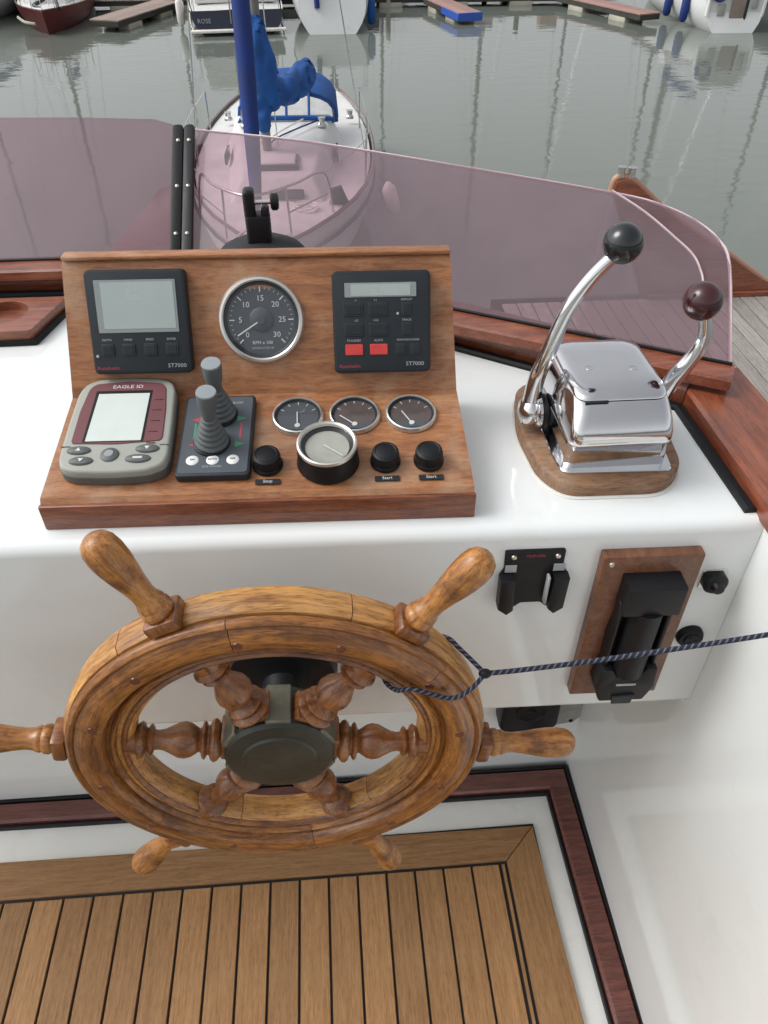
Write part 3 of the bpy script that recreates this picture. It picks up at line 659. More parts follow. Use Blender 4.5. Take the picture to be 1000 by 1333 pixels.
text('BOW', .0050, .020, .0475, .0098, d, 'print_grey')
for bx, s_ in ((-.0225, 'ON'), (-.001, 'AUTO'), (.0205, 'OFF')):
    b1 = MB().lathe([(0, .0110), (.0055, .0108), (.0068, .0098), (.0070, .0090)], 28, mtx=Matrix.Translation((bx, -.0390, 0))).make('button', 'white_button', d)
    text(s_, .0034, bx, -.0390, .0112, b1, 'case_grey')
text('SIDE POWER', .0036, -.001, -.0485, .0098, d, 'print_grey')

# ------------------------------------------------------------------ compass lamp / bracket behind the box
d = thing('compass_housing', 'low black dome with a clamp post standing behind the instrument box', 'compass', (-.082, .995, .95))
MB().lathe([(0, .165), (.012, .1648), (.035, .161), (.052, .153), (.0575, .147), (.058, .135), (.055, .13), (.055, 0)], 48).make('dome', 'matt_black', d)
MB().prism(rrect(-.001, 0, .031, .026, .005), .160, .198, .003).make('post', 'black_plastic', d)
MB().prism(rrect(-.010, 0, .014, .022, .005), .196, .229, .005, 3).make('clamp_jaw', 'black_plastic', d)
MB().prism(rrect(.009, .0, .010, .018, .003), .196, .207, .003, 2).make('clamp_jaw', 'black_plastic', d)
MB().tube([(-.004, 0, .212), (.017, 0, .212)], .003, 10).make('clamp_screw', 'steel', d)
MB().lathe([(0, -.005), (.008, -.005), (.0105, -.003), (.0105, .003), (.008, .005), (0, .005)], 12, mtx=Matrix.Translation((.022, 0, .212)) @ Matrix.Rotation(R(90), 4, 'Y')).make('clamp_knob', 'black_plastic', d)

# ------------------------------------------------------------------ engine control (two levers)
ec = thing('engine_control', 'chromed twin lever engine control on a worn wooden base', 'engine control', (0, 0, .95))
bs = [(.238, .850), (.222, .760), (.229, .676), (.252, .640), (.362, .637), (.394, .668), (.404, .760), (.400, .850), (.32, .872)]
MB().prism(round_poly(bs, .026, 5), .0005, .020, .0055, 4).make('wooden_base', 'base_wood', ec)
MB().prism(round_poly([(x_ + (x_ - .315) * .03, y_ + (y_ - .755) * .03) for x_, y_ in bs], .028, 5), .0003, .0022, .001, 1).make('base_sealant', 'seal_white', ec)
# flange
MB().prism(round_poly([(.2515, .6575), (.376, .6525), (.380, .690), (.380, .835), (.248, .838), (.247, .690)], .01, 3), .0202, .0235, .001, 1).make('chrome_flange', 'chrome', ec)
def loft(levels, bev=.006, seg=3):
    mb_ = MB(); t = bmesh.new(); rows = []
    for lv in levels: rows.append([t.verts.new(p) for p in lv])
    n = len(levels[0])
    for i_ in range(len(rows) - 1):
        for j in range(n): t.faces.new((rows[i_][j], rows[i_][(j + 1) % n], rows[i_ + 1][(j + 1) % n], rows[i_ + 1][j]))
    t.faces.new(rows[0][::-1]); t.faces.new(rows[-1])
    bmesh.ops.recalc_face_normals(t, faces=t.faces)
    if bev: bmesh.ops.bevel(t, geom=t.edges[:], offset=bev, segments=seg, affect='EDGES', profile=.5, clamp_overlap=True)
    mb_._add(t); return mb_
def lev(z, x0, x1, yf, yb, ins=0): return [(x0 + ins, yf, z), (x1 - ins, yf, z), (x1, yf + .012, z), (x1, yb, z), (x0, yb, z), (x0, yf + .012, z)]
def rr_level(z, x0, x1, yf, yb, r):
    return [(a, b, z) for a, b in rrect((x0 + x1) / 2, (yf + yb) / 2, x1 - x0, yb - yf, r, 6)]
HL = [(.0230, .2545, .3715, .664, .828, .010), (.040, .2540, .3695, .660, .824, .011), (.056, .2530, .3660, .656, .818, .012), (.0605, .2515, .3645, .651, .815, .012), (.0640, .2505, .3635, .6465, .812, .012), (.070, .2503, .3630, .6440, .810, .012), (.078, .2505, .3625, .6445, .808, .012), (.086, .2512, .3618, .6475, .806, .013), (.094, .2525, .3608, .6530, .803, .014), (.101, .2545, .3595, .6605, .800, .015), (.1065, .2565, .3585, .6690, .797, .016), (.1075, .2580, .3570, .6710, .795, .016)]
mb = MB().grid([rr_level(*q) for q in HL], close=True); mb.cap(rr_level(*HL[-1])); mb.make('housing', 'chrome', ec, 70)
CL = [(.1078, .2568, .3585, .6690, .796, .016), (.1095, .2566, .3586, .6695, .796, .017), (.1120, .2578, .3575, .6735, .792, .019), (.1145, .2600, .3550, .6800, .787, .021), (.1162, .2640, .3510, .6880, .781, .021), (.1170, .2710, .3440, .6980, .773, .019), (.1173, .2850, .3300, .7150, .757, .012)]
mb = MB().grid([rr_level(*q) for q in CL], close=True); mb.cap(rr_level(*CL[-1])); mb.make('housing_cover', 'chrome', ec, 70)
MB().box((.278, .6680, .1074), (.026, .003, .0032), .0015, 2).make('cover_notch', 'case_grey', ec)
for sx_, sy2 in ((.283, .722), (.331, .718)): MB().lathe([(0, .1168), (.0022, .1176), (.0048, .1176), (.0052, .1165)], 20, mtx=Matrix.Translation((sx_, sy2, 0))).make('cover_screw', 'steel', ec)
# pivots and levers
def disc_x(cx, cy2, cz, r_, w_, m_, nm, par):
    return MB().lathe([(0, -w_ / 2), (r_ * .8, -w_ / 2), (r_, -w_ / 2 + .003), (r_, w_ / 2 - .003), (r_ * .85, w_ / 2), (0, w_ / 2)], 32, mtx=Matrix.Translation((cx, cy2, cz)) @ Matrix.Rotation(R(90), 4, 'Y')).make(nm, m_, par)
disc_x(.2475, .748, .045, .021, .009, 'black_plastic', 'pivot_collar', ec); disc_x(.2415, .748, .045, .0195, .009, 'chrome', 'pivot_cap', ec)
lv1 = MB().tube([(.232, .752, .045), (.2325, .750, .060), (.2335, .745, .095), (.241, .742, .127), (.2535, .741, .175), (.2715, .740, .210), (.293, .740, .236)], [.0135, .0105, .0098, .0090, .0078, .0072, .0070], 16, smooth=6).make('lever', 'chrome', ec, label='left chrome lever bent inwards with a black ball')
MB().ball((.2325, .750, .046), .0185, scale=(.8, 1, 1)).make('lever_boss', 'chrome', lv1)
MB().lathe([(0, -.003), (.003, -.003), (.0035, 0)], 12, mtx=Matrix.Translation((.2215, .744, .036)) @ Matrix.Rotation(R(-90), 4, 'Y')).make('boss_bolt', 'steel', lv1)
MB().ball((.3005, .742, .2475), .0205, 36, 24).make('lever_ball', 'ball_black', lv1)
disc_x(.371, .748, .045, .018, .016, 'chrome', 'pivot_collar', ec)
lv2 = MB().tube([(.384, .752, .030), (.386, .748, .050), (.3955, .745, .085), (.410, .743, .115), (.4145, .742, .140), (.4075, .742, .170)], [.012, .0105, .0100, .0088, .0075, .0068], 16, smooth=6).make('lever', 'chrome', ec, label='right chrome lever with a dark maroon ball')
MB().ball((.384, .750, .032), .014, scale=(.75, 1, 1)).make('lever_boss', 'chrome', lv2)
MB().ball((.4015, .742, .1815), .0208, 36, 24).make('lever_ball', 'ball_maroon', lv2)

# ------------------------------------------------------------------ things on the console face
def fy(x): return .5965 - .025 * x
ang = math.atan(-.025)
FE = Vector((math.cos(ang), math.sin(ang), 0)); FN = Vector((math.sin(ang), -math.cos(ang), 0))
def face(x, z): return frame(Vector((x, fy(x) - .0004, z)), FE, EZ, FN)     # local x right, y up, z out of the face
d = thing('handset_clip', 'small black plastic handset clip on the console front', 'clip', face(.213, .878) @ Matrix.Diagonal((.9, .86, .9, 1)))
MB().prism(round_poly([(-.038, .052), (.036, .052), (.036, .020), (.043, .012), (.043, -.040), (.034, -.052), (.022, -.052), (.016, -.044), (-.010, -.044), (-.017, -.052), (-.030, -.052), (-.041, -.040), (-.041, .012), (-.037, .02)], .003, 2), 0, .004, .001, 1).make('back_plate', 'black_plastic', d)
for sx_ in (-1, 1):
    MB().prism([(sx_ * .043, .014), (sx_ * .024, .014), (sx_ * .022, -.042), (sx_ * .030, -.051), (sx_ * .042, -.040)][::-sx_], .004, .020, .003, 2).make('side_jaw', 'black_plastic', d)
    MB().box((sx_ * .030 + .001, .022, .0045), (.014, .012, .001)).make('foam_pad', 'print_grey', d)
    MB().lathe([(0, .0062), (.003, .0058), (.0036, .004)], 14, mtx=Matrix.Translation((sx_ * .027, .042, 0))).make('screw', 'screw', d)
MB().box((.0185, -.012, .010), (.0035, .050, .010), .001, 1).make('grey_liner', 'print_grey', d)
text('CLIP-ON', .006, 0, .043, .0042, d, 'print_red')
# wooden plank with black radio cradle
d = thing('mounting_board', 'upright varnished board fixed to the console front', 'board', face(.341, .796))
MB().box((0, 0, .0075), (.112, .246, .015), .002, 2).make('board', 'plank_wood', d)
MB().lathe([(0, .0163), (.003, .0160), (.0036, .015)], 14, mtx=Matrix.Translation((-.046, .112, 0))).make('board_screw', 'screw', d)
d = thing('radio_cradle', 'black plastic radio cradle screwed to the upright varnished board', 'cradle', face(.341, .803) @ Matrix.Translation((0, 0, .0152)))
MB().prism([(-.026, .065), (-.033, .005), (-.032, -.068), (.032, -.068), (.033, .005), (.028, .065)], 0, .007, .0015, 1).make('back_channel', 'black_plastic', d)
MB().prism([(-.031, .050), (.033, .050), (.033, .092), (-.031, .092)], .0, .029, .003, 2).make('top_clamp', 'black_plastic', d)
MB().tube([(0, .052, .014), (0, -.060, .014)], .0195, 20).make('inner_barrel', 'rubber', d)
MB().box((-.029, .0, .010), (.006, .12, .016), .002, 1).make('side_rib', 'black_plastic', d)
MB().box((.029, .0, .010), (.006, .12, .016), .002, 1).make('side_rib', 'black_plastic', d)
MB().prism(round_poly([(-.034, -.050), (-.020, -.050), (-.014, -.064), (.014, -.064), (.020, -.050), (.034, -.050), (.037, -.085), (.028, -.112), (-.028, -.112), (-.037, -.085)], .003, 2), 0, .025, .003, 2).make('bottom_cup', 'black_plastic', d)
MB().box((0, -.078, .0255), (.024, .003, .001)).make('white_mark', 'print_grey', d)
MB().prism([(-.014, -.100), (.014, -.098), (.012, -.114), (-.012, -.114)], .025, .028, .001, 1).make('release_tab', 'case_grey', d)
# sockets
d = thing('switch_socket', 'round black socket on a small square steel plate, upper right', 'socket', face(.4245, .865))
MB().prism(rrect(0, 0, .030, .030, .004), .0, .002, .0005, 1, mtx=Matrix.Rotation(0, 4, 'Z')).make('plate', 'steel', d)
MB().lathe([(.0145, .002), (.0145, .010), (.012, .013), (.008, .014), (.006, .020), (0, .0205)], 28).make('cap', 'black_plastic', d)
d = thing('round_plug', 'round black rubber plug low on the console front', 'plug', face(.4225, .767))
MB().lathe([(.0165, 0), (.0165, .005), (.0145, .009), (.010, .009), (.009, .0115), (0, .012)], 32).make('cap', 'rubber', d)
for k in range(3): MB().lathe([(0, .0128), (.0016, .0125), (.002, .0112)], 10, mtx=Matrix.Translation((.0055 * math.cos(2.1 * k), .0055 * math.sin(2.1 * k), 0))).make('pin', 'black_plastic', d)
# box on the recessed lower wall
d = thing('wall_speaker', 'black box fixed to the recessed wall under the console', 'box', frame((.345, .8615, .262), (1, 0, 0), EZ, (0, -1, 0)))
MB().prism(round_poly([(-.055, .08), (.055, .08), (.058, -.055), (.04, -.068), (-.045, -.068), (-.058, -.05)], .01, 3), 0, .035, .006, 2).make('case', 'black_plastic', d)
MB().lathe([(.030, .034), (.030, .038), (.026, .039), (.024, .036), (.010, .036), (.008, .040), (0, .040)], 28).make('front_ring', 'rubber', d)
d = thing('speckled_plate', 'grey speckled plate beside the black box under the console', 'plate', frame((.437, .8615, .212), (1, 0, 0), EZ, (0, -1, 0)))
MB().prism([(-.036, .07), (.030, .07), (.028, -.02), (.012, -.042), (-.036, -.052)], 0, .003, .001, 1).make('plate', 'plate_grey', d)
MB().lathe([(0, .006), (.004, .005), (.005, 0)], 12, mtx=Matrix.Translation((.006, -.036, 0))).make('screw', 'rubber', d)

# ------------------------------------------------------------------ steering wheel
WC = Vector((-.074, .466, .781)); DL = .135
sw = thing('ships_wheel', 'six-spoked varnished wooden ship\'s wheel in front of the console', 'steering wheel', Matrix.Translation(WC))
TY = Matrix.Rotation(R(90), 4, 'X')   # lathe z -> local -y (towards the helmsman)
core = [(.216, -.020), (.2175, -.012), (.2175, .004), (.214, .0095), (.2095, .0100), (.2095, .0105), (.172, .0105), (.158, .0105), (.1545, .009), (.149, .004), (.148, -.004), (.148, -.017), (.151, -.0215), (.212, -.0225)]
ring = [(.2090, .0102), (.2130, .0125), (.2138, .0160), (.2122, .0195), (.2095, .0212), (.2070, .0205), (.2055, .0190), (.2040, .0205), (.1990, .0232), (.1920, .0250), (.1850, .0250), (.1795, .0230), (.1770, .0195), (.1762, .0150), (.1745, .0118), (.1722, .0112), (.1705, .0150), (.1685, .0168), (.1665, .0155), (.1650, .0095)]
inr = [(.1615, .0100), (.1602, .0125), (.1580, .0138), (.1556, .0125), (.1545, .0090)]
g = .0024
for k in range(6):
    a0 = R(60 * k) - DL
    MB().lathe(core, 16, mtx=TY, a0=-(a0 + R(60)) + g, a1=-a0 - g, close_ends=True, loop=True).make('felloe', 'wheel_light', sw, 45)
for k in range(6):
    a0 = R(60 * k + 30) - DL
    MB().lathe(ring, 20, mtx=TY, a0=-(a0 + R(60)) + g * .7, a1=-a0 - g * .7, close_ends=True, loop=True).make('facing_segment', 'wheel_wood', sw, 45)
pg0 = None
for k in range(12):
    a = R(60 * (k // 2) + 30 + (14 if k % 2 == 0 else 46)) - DL
    if pg0 is None: pg0 = MB().lathe([(0, .0256), (.0045, .0254), (.0050, .0240)], 14, mtx=TY).make('wood_plug', 'mahogany_dark', sw); ob = pg0
    else: ob = pg0.copy(); COL.objects.link(ob)
    ob.location = (.189 * math.cos(a), 0, .189 * math.sin(a))
MB().lathe(inr, 96, mtx=TY).make('inner_bead', 'spoke_wood', sw, 45)
MB().lathe([(.1650, -.018), (.2085, -.018), (.2085, .0098), (.165, .0098)], 96, mtx=TY, loop=True).make('rim_core', 'caulk', sw)
spr = [(.060, .0), (.060, .0135), (.0625, .018), (.0655, .0215), (.0685, .0225), (.0715, .0205), (.0735, .0155), (.0755, .0150), (.0770, .0185), (.0785, .0200), (.0805, .0185), (.0820, .0135), (.0840, .0120), (.0870, .0140), (.0925, .0175), (.0985, .0190), (.1050, .0180), (.1120, .0145), (.1190, .0112), (.1250, .0100), (.1290, .0105), (.1305, .0140), (.1325, .0165), (.1345, .0150), (.1360, .0120), (.1385, .0135), (.1400, .0175), (.1425, .0190), (.1450, .0175), (.1475, .0150), (.158, .0150)]
HF = .93
hdl = [(.2160, .0140), (.2290, .0140), (.2300, .0150), (.2330, .0165), (.2370, .0160), (.2395, .0140), (.2420, .0148), (.2445, .0140), (.2480, .0122), (.2560, .0116), (.2680, .0130), (.2820, .0155), (.2960, .0174), (.3080, .0180), (.3170, .0168), (.3235, .0135), (.3275, .0080), (.3290, 0)]
for k in range(6):
    a = R(60 * k) - DL
    # local z of the spoke mesh -> radial direction in the XZ plane; matrix on the OBJECT so the grain follows the spoke
    er = Vector((math.cos(a), 0, math.sin(a))); et = Vector((-math.sin(a), 0, math.cos(a)))
    F = frame((0, 0, 0), er, et, er.cross(et))
    RX = Matrix.Rotation(R(90), 4, 'Y')           # lathe z -> local x
    sp = MB().lathe([(r_, z_) for z_, r_ in spr], 28, mtx=RX)
    sp.make('spoke', 'spoke_wood', sw, 40, mtx=F)
    q = MB().box((.045, 0, -.004), (.034, .036, .034), .003, 2)
    q.make('spoke_block', 'spoke_wood', sw, mtx=F)
    MB().box((.2215, 0, 0), (.015, .0335, .0335), .004, 2).make('handle_block', 'spoke_wood', sw, mtx=F)
    MB().lathe([(r_ * HF, z_) for z_, r_ in hdl], 30, mtx=RX).make('handle', 'handle_wood', sw, 50, mtx=F)
MB().lathe([(0, .0255), (.020, .0258), (.0375, .0250), (.0395, .0225), (.0480, .0220), (.0545, .0205), (.0575, .0165), (.0575, .0110), (.054, .009), (.054, -.03), (0, -.03)], 56, mtx=TY).make('hub_cap', 'bronze', sw, 30)
for a in (90, 30, 150, 210, 270, 330):
    a = R(a) - DL * .4
    er = Vector((math.cos(a), 0, math.sin(a))); et = Vector((-math.sin(a), 0, math.cos(a)))
    MB().box((.0575, 0, -.0055), (.006, .026, .046), .0015, 1).make('hub_strap', 'brass', sw, mtx=frame((0, 0, 0), er, et, er.cross(et)))
# shaft housing
d = thing('wheel_shaft_housing', 'round black shaft housing on the console behind the wheel hub', 'shaft housing', frame((-.074, .598, .781), (1, 0, 0), EZ, (0, -1, 0)))
MB().lathe([(.064, 0), (.064, .040), (.060, .050), (.030, .056), (.022, .060), (.018, .096), (0, .096)], 48).make('housing', 'rubber', d)
for sx_, sy2 in ((-.010, .058), (.054, .030)): MB().ball((sx_, sy2, .047), .0055, 14, 10).make('cap_nut', 'white_button', d)

# ------------------------------------------------------------------ rope
KN = Vector((.134, .452, .893))
rp = thing('steering_rope', 'thin dark blue braided rope looped round the wheel rim', 'rope', (0, 0, 0))
MB().tube([(.4585, .445, .944), (.405, .450, .928), (.33, .452, .914), (.24, .452, .902), (.17, .452, .895), tuple(KN)], .0026, 12, smooth=10, uvrep=150).make('rope_tail', 'rope', rp)
ur = Vector((.136, 0, .114)).normalized()
def wp(r_, y_, lift=0): v = WC + ur * r_; return (v.x, y_, v.z + lift)
lp = [tuple(KN), (.118, .438, .889), (.098, .4355, .880), wp(.178, .4375), wp(.158, .447), wp(.1445, .468), wp(.150, .490), wp(.19, .494), (.099, .487, .909), (.113, .474, .904), tuple(KN)]
MB().tube(lp, .0023, 10, smooth=8, uvrep=150).make('rope_loop', 'rope', rp)
MB().ball(KN, .0050, 14, 10, scale=(1.3, 1, 1)).make('knot', 'rubber', rp)
MB().lathe([(.0, .006), (.006, .005), (.010, 0)], 16, mtx=Matrix.Translation((.4595, .445, .944)) @ Matrix.Rotation(R(-90), 4, 'Y')).make('rope_eye', 'steel', rp)

# ------------------------------------------------------------------ side deck and bulwarks
sdk = MB().box((1.06, 1.06, .326), (1.02, 2.66, .04)).make('side_deck', 'caulk'); struct(sdk, 'weathered grey teak side deck with dark seams')
fp = None; x = .60
while x < 1.56:
    if fp is None: fp = MB().box((0, 0, 0), (.046, 2.62, .008), .001, 1).make('deck_plank', 'grey_teak', sdk); ob = fp
    else: ob = fp.copy(); COL.objects.link(ob)
    ob.location = (x, 1.03, .3495); x += .0505
o = MB().box((.10, 1.9, -.6), (.90, 1.25, .5)).make('lower_coachroof', 'gelcoat'); bpy.data.objects.remove(o)
bw = thing('bulwark', 'varnished mahogany bulwark sweeping up to a tip beyond the windscreen', 'bulwark', (0, 2.36, 0))
bp_ = [(.885, .70), (.890, .735), (.915, .742), (.96, .722), (1.05, .652), (1.18, .570), (1.32, .488), (1.42, .425), (1.52, .375), (1.75, .345), (1.75, .25), (1.12, .25), (1.05, .36), (.97, .54)]
MXZ = Matrix.Rotation(R(90), 4, 'X')
MB().prism(bp_, -.018, .018, .003, 2, mtx=MXZ).make('board', 'mahogany_x', bw)
MB().tube([(x_, 0, z_ + .002) for x_, z_ in bp_[:10]], .011, 10, smooth=4).make('rounded_cap', mat('pale_varnish', (.42, .22, .14), .35), bw)
MB().box((1.32, -.026, .357), (.50, .014, .028), .003, 1).make('deck_trim', 'mahogany_x', bw)
MB().lathe([(.012, 0), (.010, .022), (.014, .028), (0, .032)], 12, mtx=Matrix.Translation((.905, 0, .745))).make('tip_fitting', 'steel', bw)
MB().lathe([(.012, 0), (.010, .022), (.014, .028), (0, .032)], 12, mtx=Matrix.Translation((.937, 0, .742))).make('tip_fitting', 'steel', bw)
bw2 = thing('bow_board', 'dark mahogany board seen through the left windscreen pane', 'board', (0, 0, 0))
tt = bmesh.new(); Pq = [(-.58, 1.95, .69), (-.50, 2.50, .71), (-.455, 2.55, .70), (-.37, 2.05, .66), (-.36, 1.90, .64)]
MB().prism([(a, b) for a, b, c in Pq], .66, .70, .006, 2).make('board', 'mahogany_dark', bw2); tt.free()
MB().box((-.50, 2.12, .45), (.03, .5, .42), .004, 1).make('support', 'hull_white', bw2)

# ------------------------------------------------------------------ other boats
def hull_rows(L, B, F, sheer=.22, tr=.72, rake=.09, full=2.0, nst=15, nl=7, low=-.35):
    rows = []
    for i in range(nst):
        s = i / (nst - 1); sm = .58
        hb = (1 - (1 - s / sm) ** full) if s < sm else 1 - (1 - tr) * ((s - sm) / (1 - sm)) ** 1.8
        hb = max(hb, .0) * B / 2
        top = F * (1 + sheer * (1 - s) ** 2); row = []
        for sd_ in (-1, 1):
            rr = []
            for j in range(nl):
                v = j / (nl - 1); z = low + (top - low) * v
                wdt = hb * (.10 + .90 * math.sin(min(1, v * 1.12) * PI / 2) ** .62)
                yy = L / 2 - s * L - (1 - s) ** 3 * rake * L * (1 - v) + s ** 6 * rake * .5 * L * (v - .5)
                rr.append((sd_ * wdt, yy, z))
            row += rr[::-1] if sd_ < 0 else rr
        rows.append(row)
    return rows, nl
def boat(name, label, cat, x, y, rz, L, B, F, hullm='hull_white', deckm='deck_white', rail='mast_metal', mast=None, cabin=None, group=None, full=2.0, tr=.72, boom=True, pulpit=True, name_txt=None, stripe=None, sheer=.22):
    t_ = thing(name, label, cat, Matrix.Translation((x, y, WZ)) @ Matrix.Rotation(R(rz), 4, 'Z'), group)
    rows, nl = hull_rows(L, B, F, full=full, tr=tr, sheer=sheer)
    mb_ = MB().grid(rows); mb_.cap(rows[-1]); mb_.make('hull', hullm, t_, 40)
    dk = [[(r[0][0] * .96, r[0][1], r[0][2] - .03), (r[0][0] * .5, r[0][1], r[0][2] + .0), (0, r[0][1], r[0][2] + .02), (r[-1][0] * .5, r[0][1], r[-1][2] + .0), (r[-1][0] * .96, r[-1][1], r[-1][2] - .03)] for r in rows]
    MB().grid(dk).make('deck', deckm, t_, 60)
    ed_ = [r[0] for r in rows[1:]][::-1] + [rows[0][0]] + [r[-1] for r in rows[1:]]
    MB().tube(ed_, .022, 6, closed=False).make('toe_rail', rail, t_)
    if stripe:
        MB().tube([(p[0] * 1.005, p[1], p[2] - stripe[1]) for p in ed_], .02, 6).make('rubbing_strake', stripe[0], t_)
    if cabin:
        y0, y1, cw, ch = cabin
        zd = F + .02
        c_ = loft([[(-cw * .38, y0, zd), (cw * .38, y0, zd), (cw * .5, y1, zd), (-cw * .5, y1, zd)][::1], [(-cw * .30, y0 - .25, zd + ch), (cw * .30, y0 - .25, zd + ch), (cw * .44, y1, zd + ch), (-cw * .44, y1, zd + ch)]], .05, 3)
        cb = c_.make('cabin', deckm, t_, 50)
        for sd_ in (-1, 1):
            MB().prism([(y0 - .5, zd + ch * .4), (y1 + .25, zd + ch * .4), (y1 + .25, zd + ch * .75), (y0 - .55, zd + ch * .75)], -.01, .01, mtx=frame((sd_ * cw * .455, 0, 0), (sd_ * .055, 1, 0), EZ, (1, 0, 0))).make('window', 'window_dark', cb)
    if mast:
        mh, my, mr = mast; z0 = F + (cabin[3] if cabin else 0)
        m_ = MB().tube([(0, my, z0), (0, my, z0 + mh)], [mr, mr * .8], 10).make('mast', 'mast_metal', t_)
        for hh in (.5, .78):
            MB().box((0, my, z0 + mh * hh), (B * .5 * (1 - hh * .4), .04, .03)).make('spreader', 'mast_metal', m_)
        for px, py in ((B * .46, my - .2), (-B * .46, my - .2)):
            MB().tube([(px, py, F), (px * .45, my, z0 + mh * .5), (0, my, z0 + mh * .98)], .008, 5).make('shroud', 'steel', t_)
        MB().tube([(0, L / 2 - .1, F * 1.2), (0, my, z0 + mh * .95)], .01, 5).make('forestay', 'steel', t_)
        MB().tube([(0, -L / 2 + .1, F), (0, my, z0 + mh * .99)], .008, 5).make('backstay', 'steel', t_)
        if boom:
            MB().tube([(0, my - .05, z0 + .75), (0, my - L * .18, z0 + .80), (0, my - L * .38, z0 + .72)], [.14, .17, .07], 10, smooth=4).make('sail_cover', 'navy_canvas' if boom is True else boom, t_)
    if pulpit:
        for ya, sg in ((L / 2, 1), (-L / 2, -1)):
            k = 1 if sg > 0 else len(rows) - 1
            P1 = rows[3 if sg > 0 else -3]; P0 = rows[1 if sg > 0 else -1]
            pts_ = [(P1[0][0] * .9, P1[0][1], P1[0][2] + .55), (P0[0][0] * .95, P0[0][1] , P0[0][2] + .58), (0, ya * (1.0 if sg > 0 else 1.01), P0[0][2] + .6), (P0[-1][0] * .95, P0[-1][1], P0[-1][2] + .58), (P1[-1][0] * .9, P1[-1][1], P1[-1][2] + .55)]
            pb = MB().tube(pts_, .013, 6, smooth=4)
            for q_ in (P1[0], P1[-1], P0[0], P0[-1]): pb.tube([(q_[0] * .93, q_[1], q_[2]), (q_[0] * .92, q_[1], q_[2] + .57)], .012, 6)
            pb.make('guard_rail', 'steel', t_)
    return t_, rows

# neighbour: small white sloop bow-on to us
nb, nrows = boat('sailing_boat', 'small white sailing boat with blue sprayhood lying close, bow towards us', 'sailing boat', -.47, 11.25, 179, 7.4, 2.42, .95, rail='mahogany_dark', full=2.9, tr=.66, pulpit=False, stripe=('hull_navy', .22), sheer=.12)
fz = .95
def nl_(x, y, z): return Vector((-(x + .47), -(y - 11.25), z - WZ))    # rough world -> local of the turned boat
MBl = lambda P: [tuple(nl_(*p)) for p in P]
cab = loft([MBl([(-1.05, 8.95, -1.66), (.12, 8.95, -1.66), (.34, 11.6, -1.66), (-1.28, 11.6, -1.66)]), MBl([(-.88, 9.25, -1.36), (-.06, 9.25, -1.36), (.18, 11.6, -1.27), (-1.12, 11.6, -1.27)])], .05, 3).make('cabin', 'deck_white', nb, 50)
MB().box(nl_(-.47, 9.65, -1.33), (.50, .46, .07), .02).make('hatch', 'window_dark', cab)
MB().box(nl_(-.47, 9.65, -1.30), (.42, .38, .05), .02).make('hatch_lid', 'deck_white', cab)
for sx_ in (-1, 1):
    MB().prism(rrect(0, 0, .50, .13, .05), -.012, .012, mtx=frame(nl_(-.47 + sx_ * .705, 10.6, -1.50), (0, 1, 0), EZ, (1, 0, 0))).make('cabin_window', 'window_dark', cab)
MB().prism(rrect(0, 0, .40, .11, .03), -.01, .01, mtx=frame(nl_(-.36, 9.06, -1.50), (1, 0, 0), (0, -.7, .7), (0, .7, .7))).make('cabin_window', 'window_dark', cab)
# furled headsail in blue cover, drum and stay
MB().tube(MBl([(-.60, 7.82, -1.25), (-.60, 8.0, -1.05), (-.60, 8.35, .15), (-.62, 9.3, 4.4)]), [.02, .062, .088, .05], 12, smooth=5).make('furled_headsail', 'navy_canvas', nb, 60)
MB().lathe([(0, 0), (.09, 0), (.09, .015), (.03, .02), (.03, .07), (.09, .075), (.09, .09), (0, .09)], 20, mtx=Matrix.Translation(nl_(-.60, 7.84, -1.36))).make('furler_drum', 'black_plastic', nb)
MB().tube(MBl([(-.60, 7.68, -1.55), (-.60, 7.84, -1.27)]), .012, 6).make('stay_toggle', 'steel', nb)
# mast, sail cover and boom
ma = MB().tube(MBl([(-.62, 10.15, -1.32), (-.62, 10.15, 7.0)]), [.055, .045], 12).make('mast', 'mast_metal', nb)
wrinkle(MB().tube(MBl([(-.56, 10.13, -.84), (-.56, 10.12, -.74), (-.58, 10.10, -.60), (-.60, 10.10, -.38), (-.64, 10.11, -.15), (-.66, 10.12, .0), (-.645, 10.13, .08)]), [.09, .13, .145, .15, .13, .11, .06], 44, smooth=10).make('mast_sail_cover', 'blue_canvas', nb, 75), .045, 5, (1, 1, .35))
wrinkle(MB().tube(MBl([(-.58, 10.20, -.66), (-.44, 10.5, -.76), (-.28, 10.8, -.76), (-.18, 11.05, -.72), (-.12, 11.25, -.69)]), [.12, .13, .14, .15, .11], 44, smooth=10).make('boom_sail_cover', 'blue_canvas', nb, 75), .06, 5, (1, .5, 1))
wrinkle(MB().tube(MBl([(-.64, 10.06, -.70), (-.62, 10.02, -.95), (-.64, 10.03, -1.06)]), [.09, .08, .05], 16, smooth=8).make('cover_skirt', 'blue_canvas', nb, 75), .03, 8)
for dx in (-.25, -.08, .12): MB().tube(MBl([(-.62 + dx * .4, 10.15, 2.5), (-.62 + dx, 10.35, -1.35)]), .007, 5).make('halyard', 'steel', nb)
for sx_ in (-1, 1): MB().tube(MBl([(-.47 + sx_ * 1.08, 10.5, -1.6), (-.62 + sx_ * .5, 10.3, 3)]), .008, 5).make('shroud', 'steel', nb)
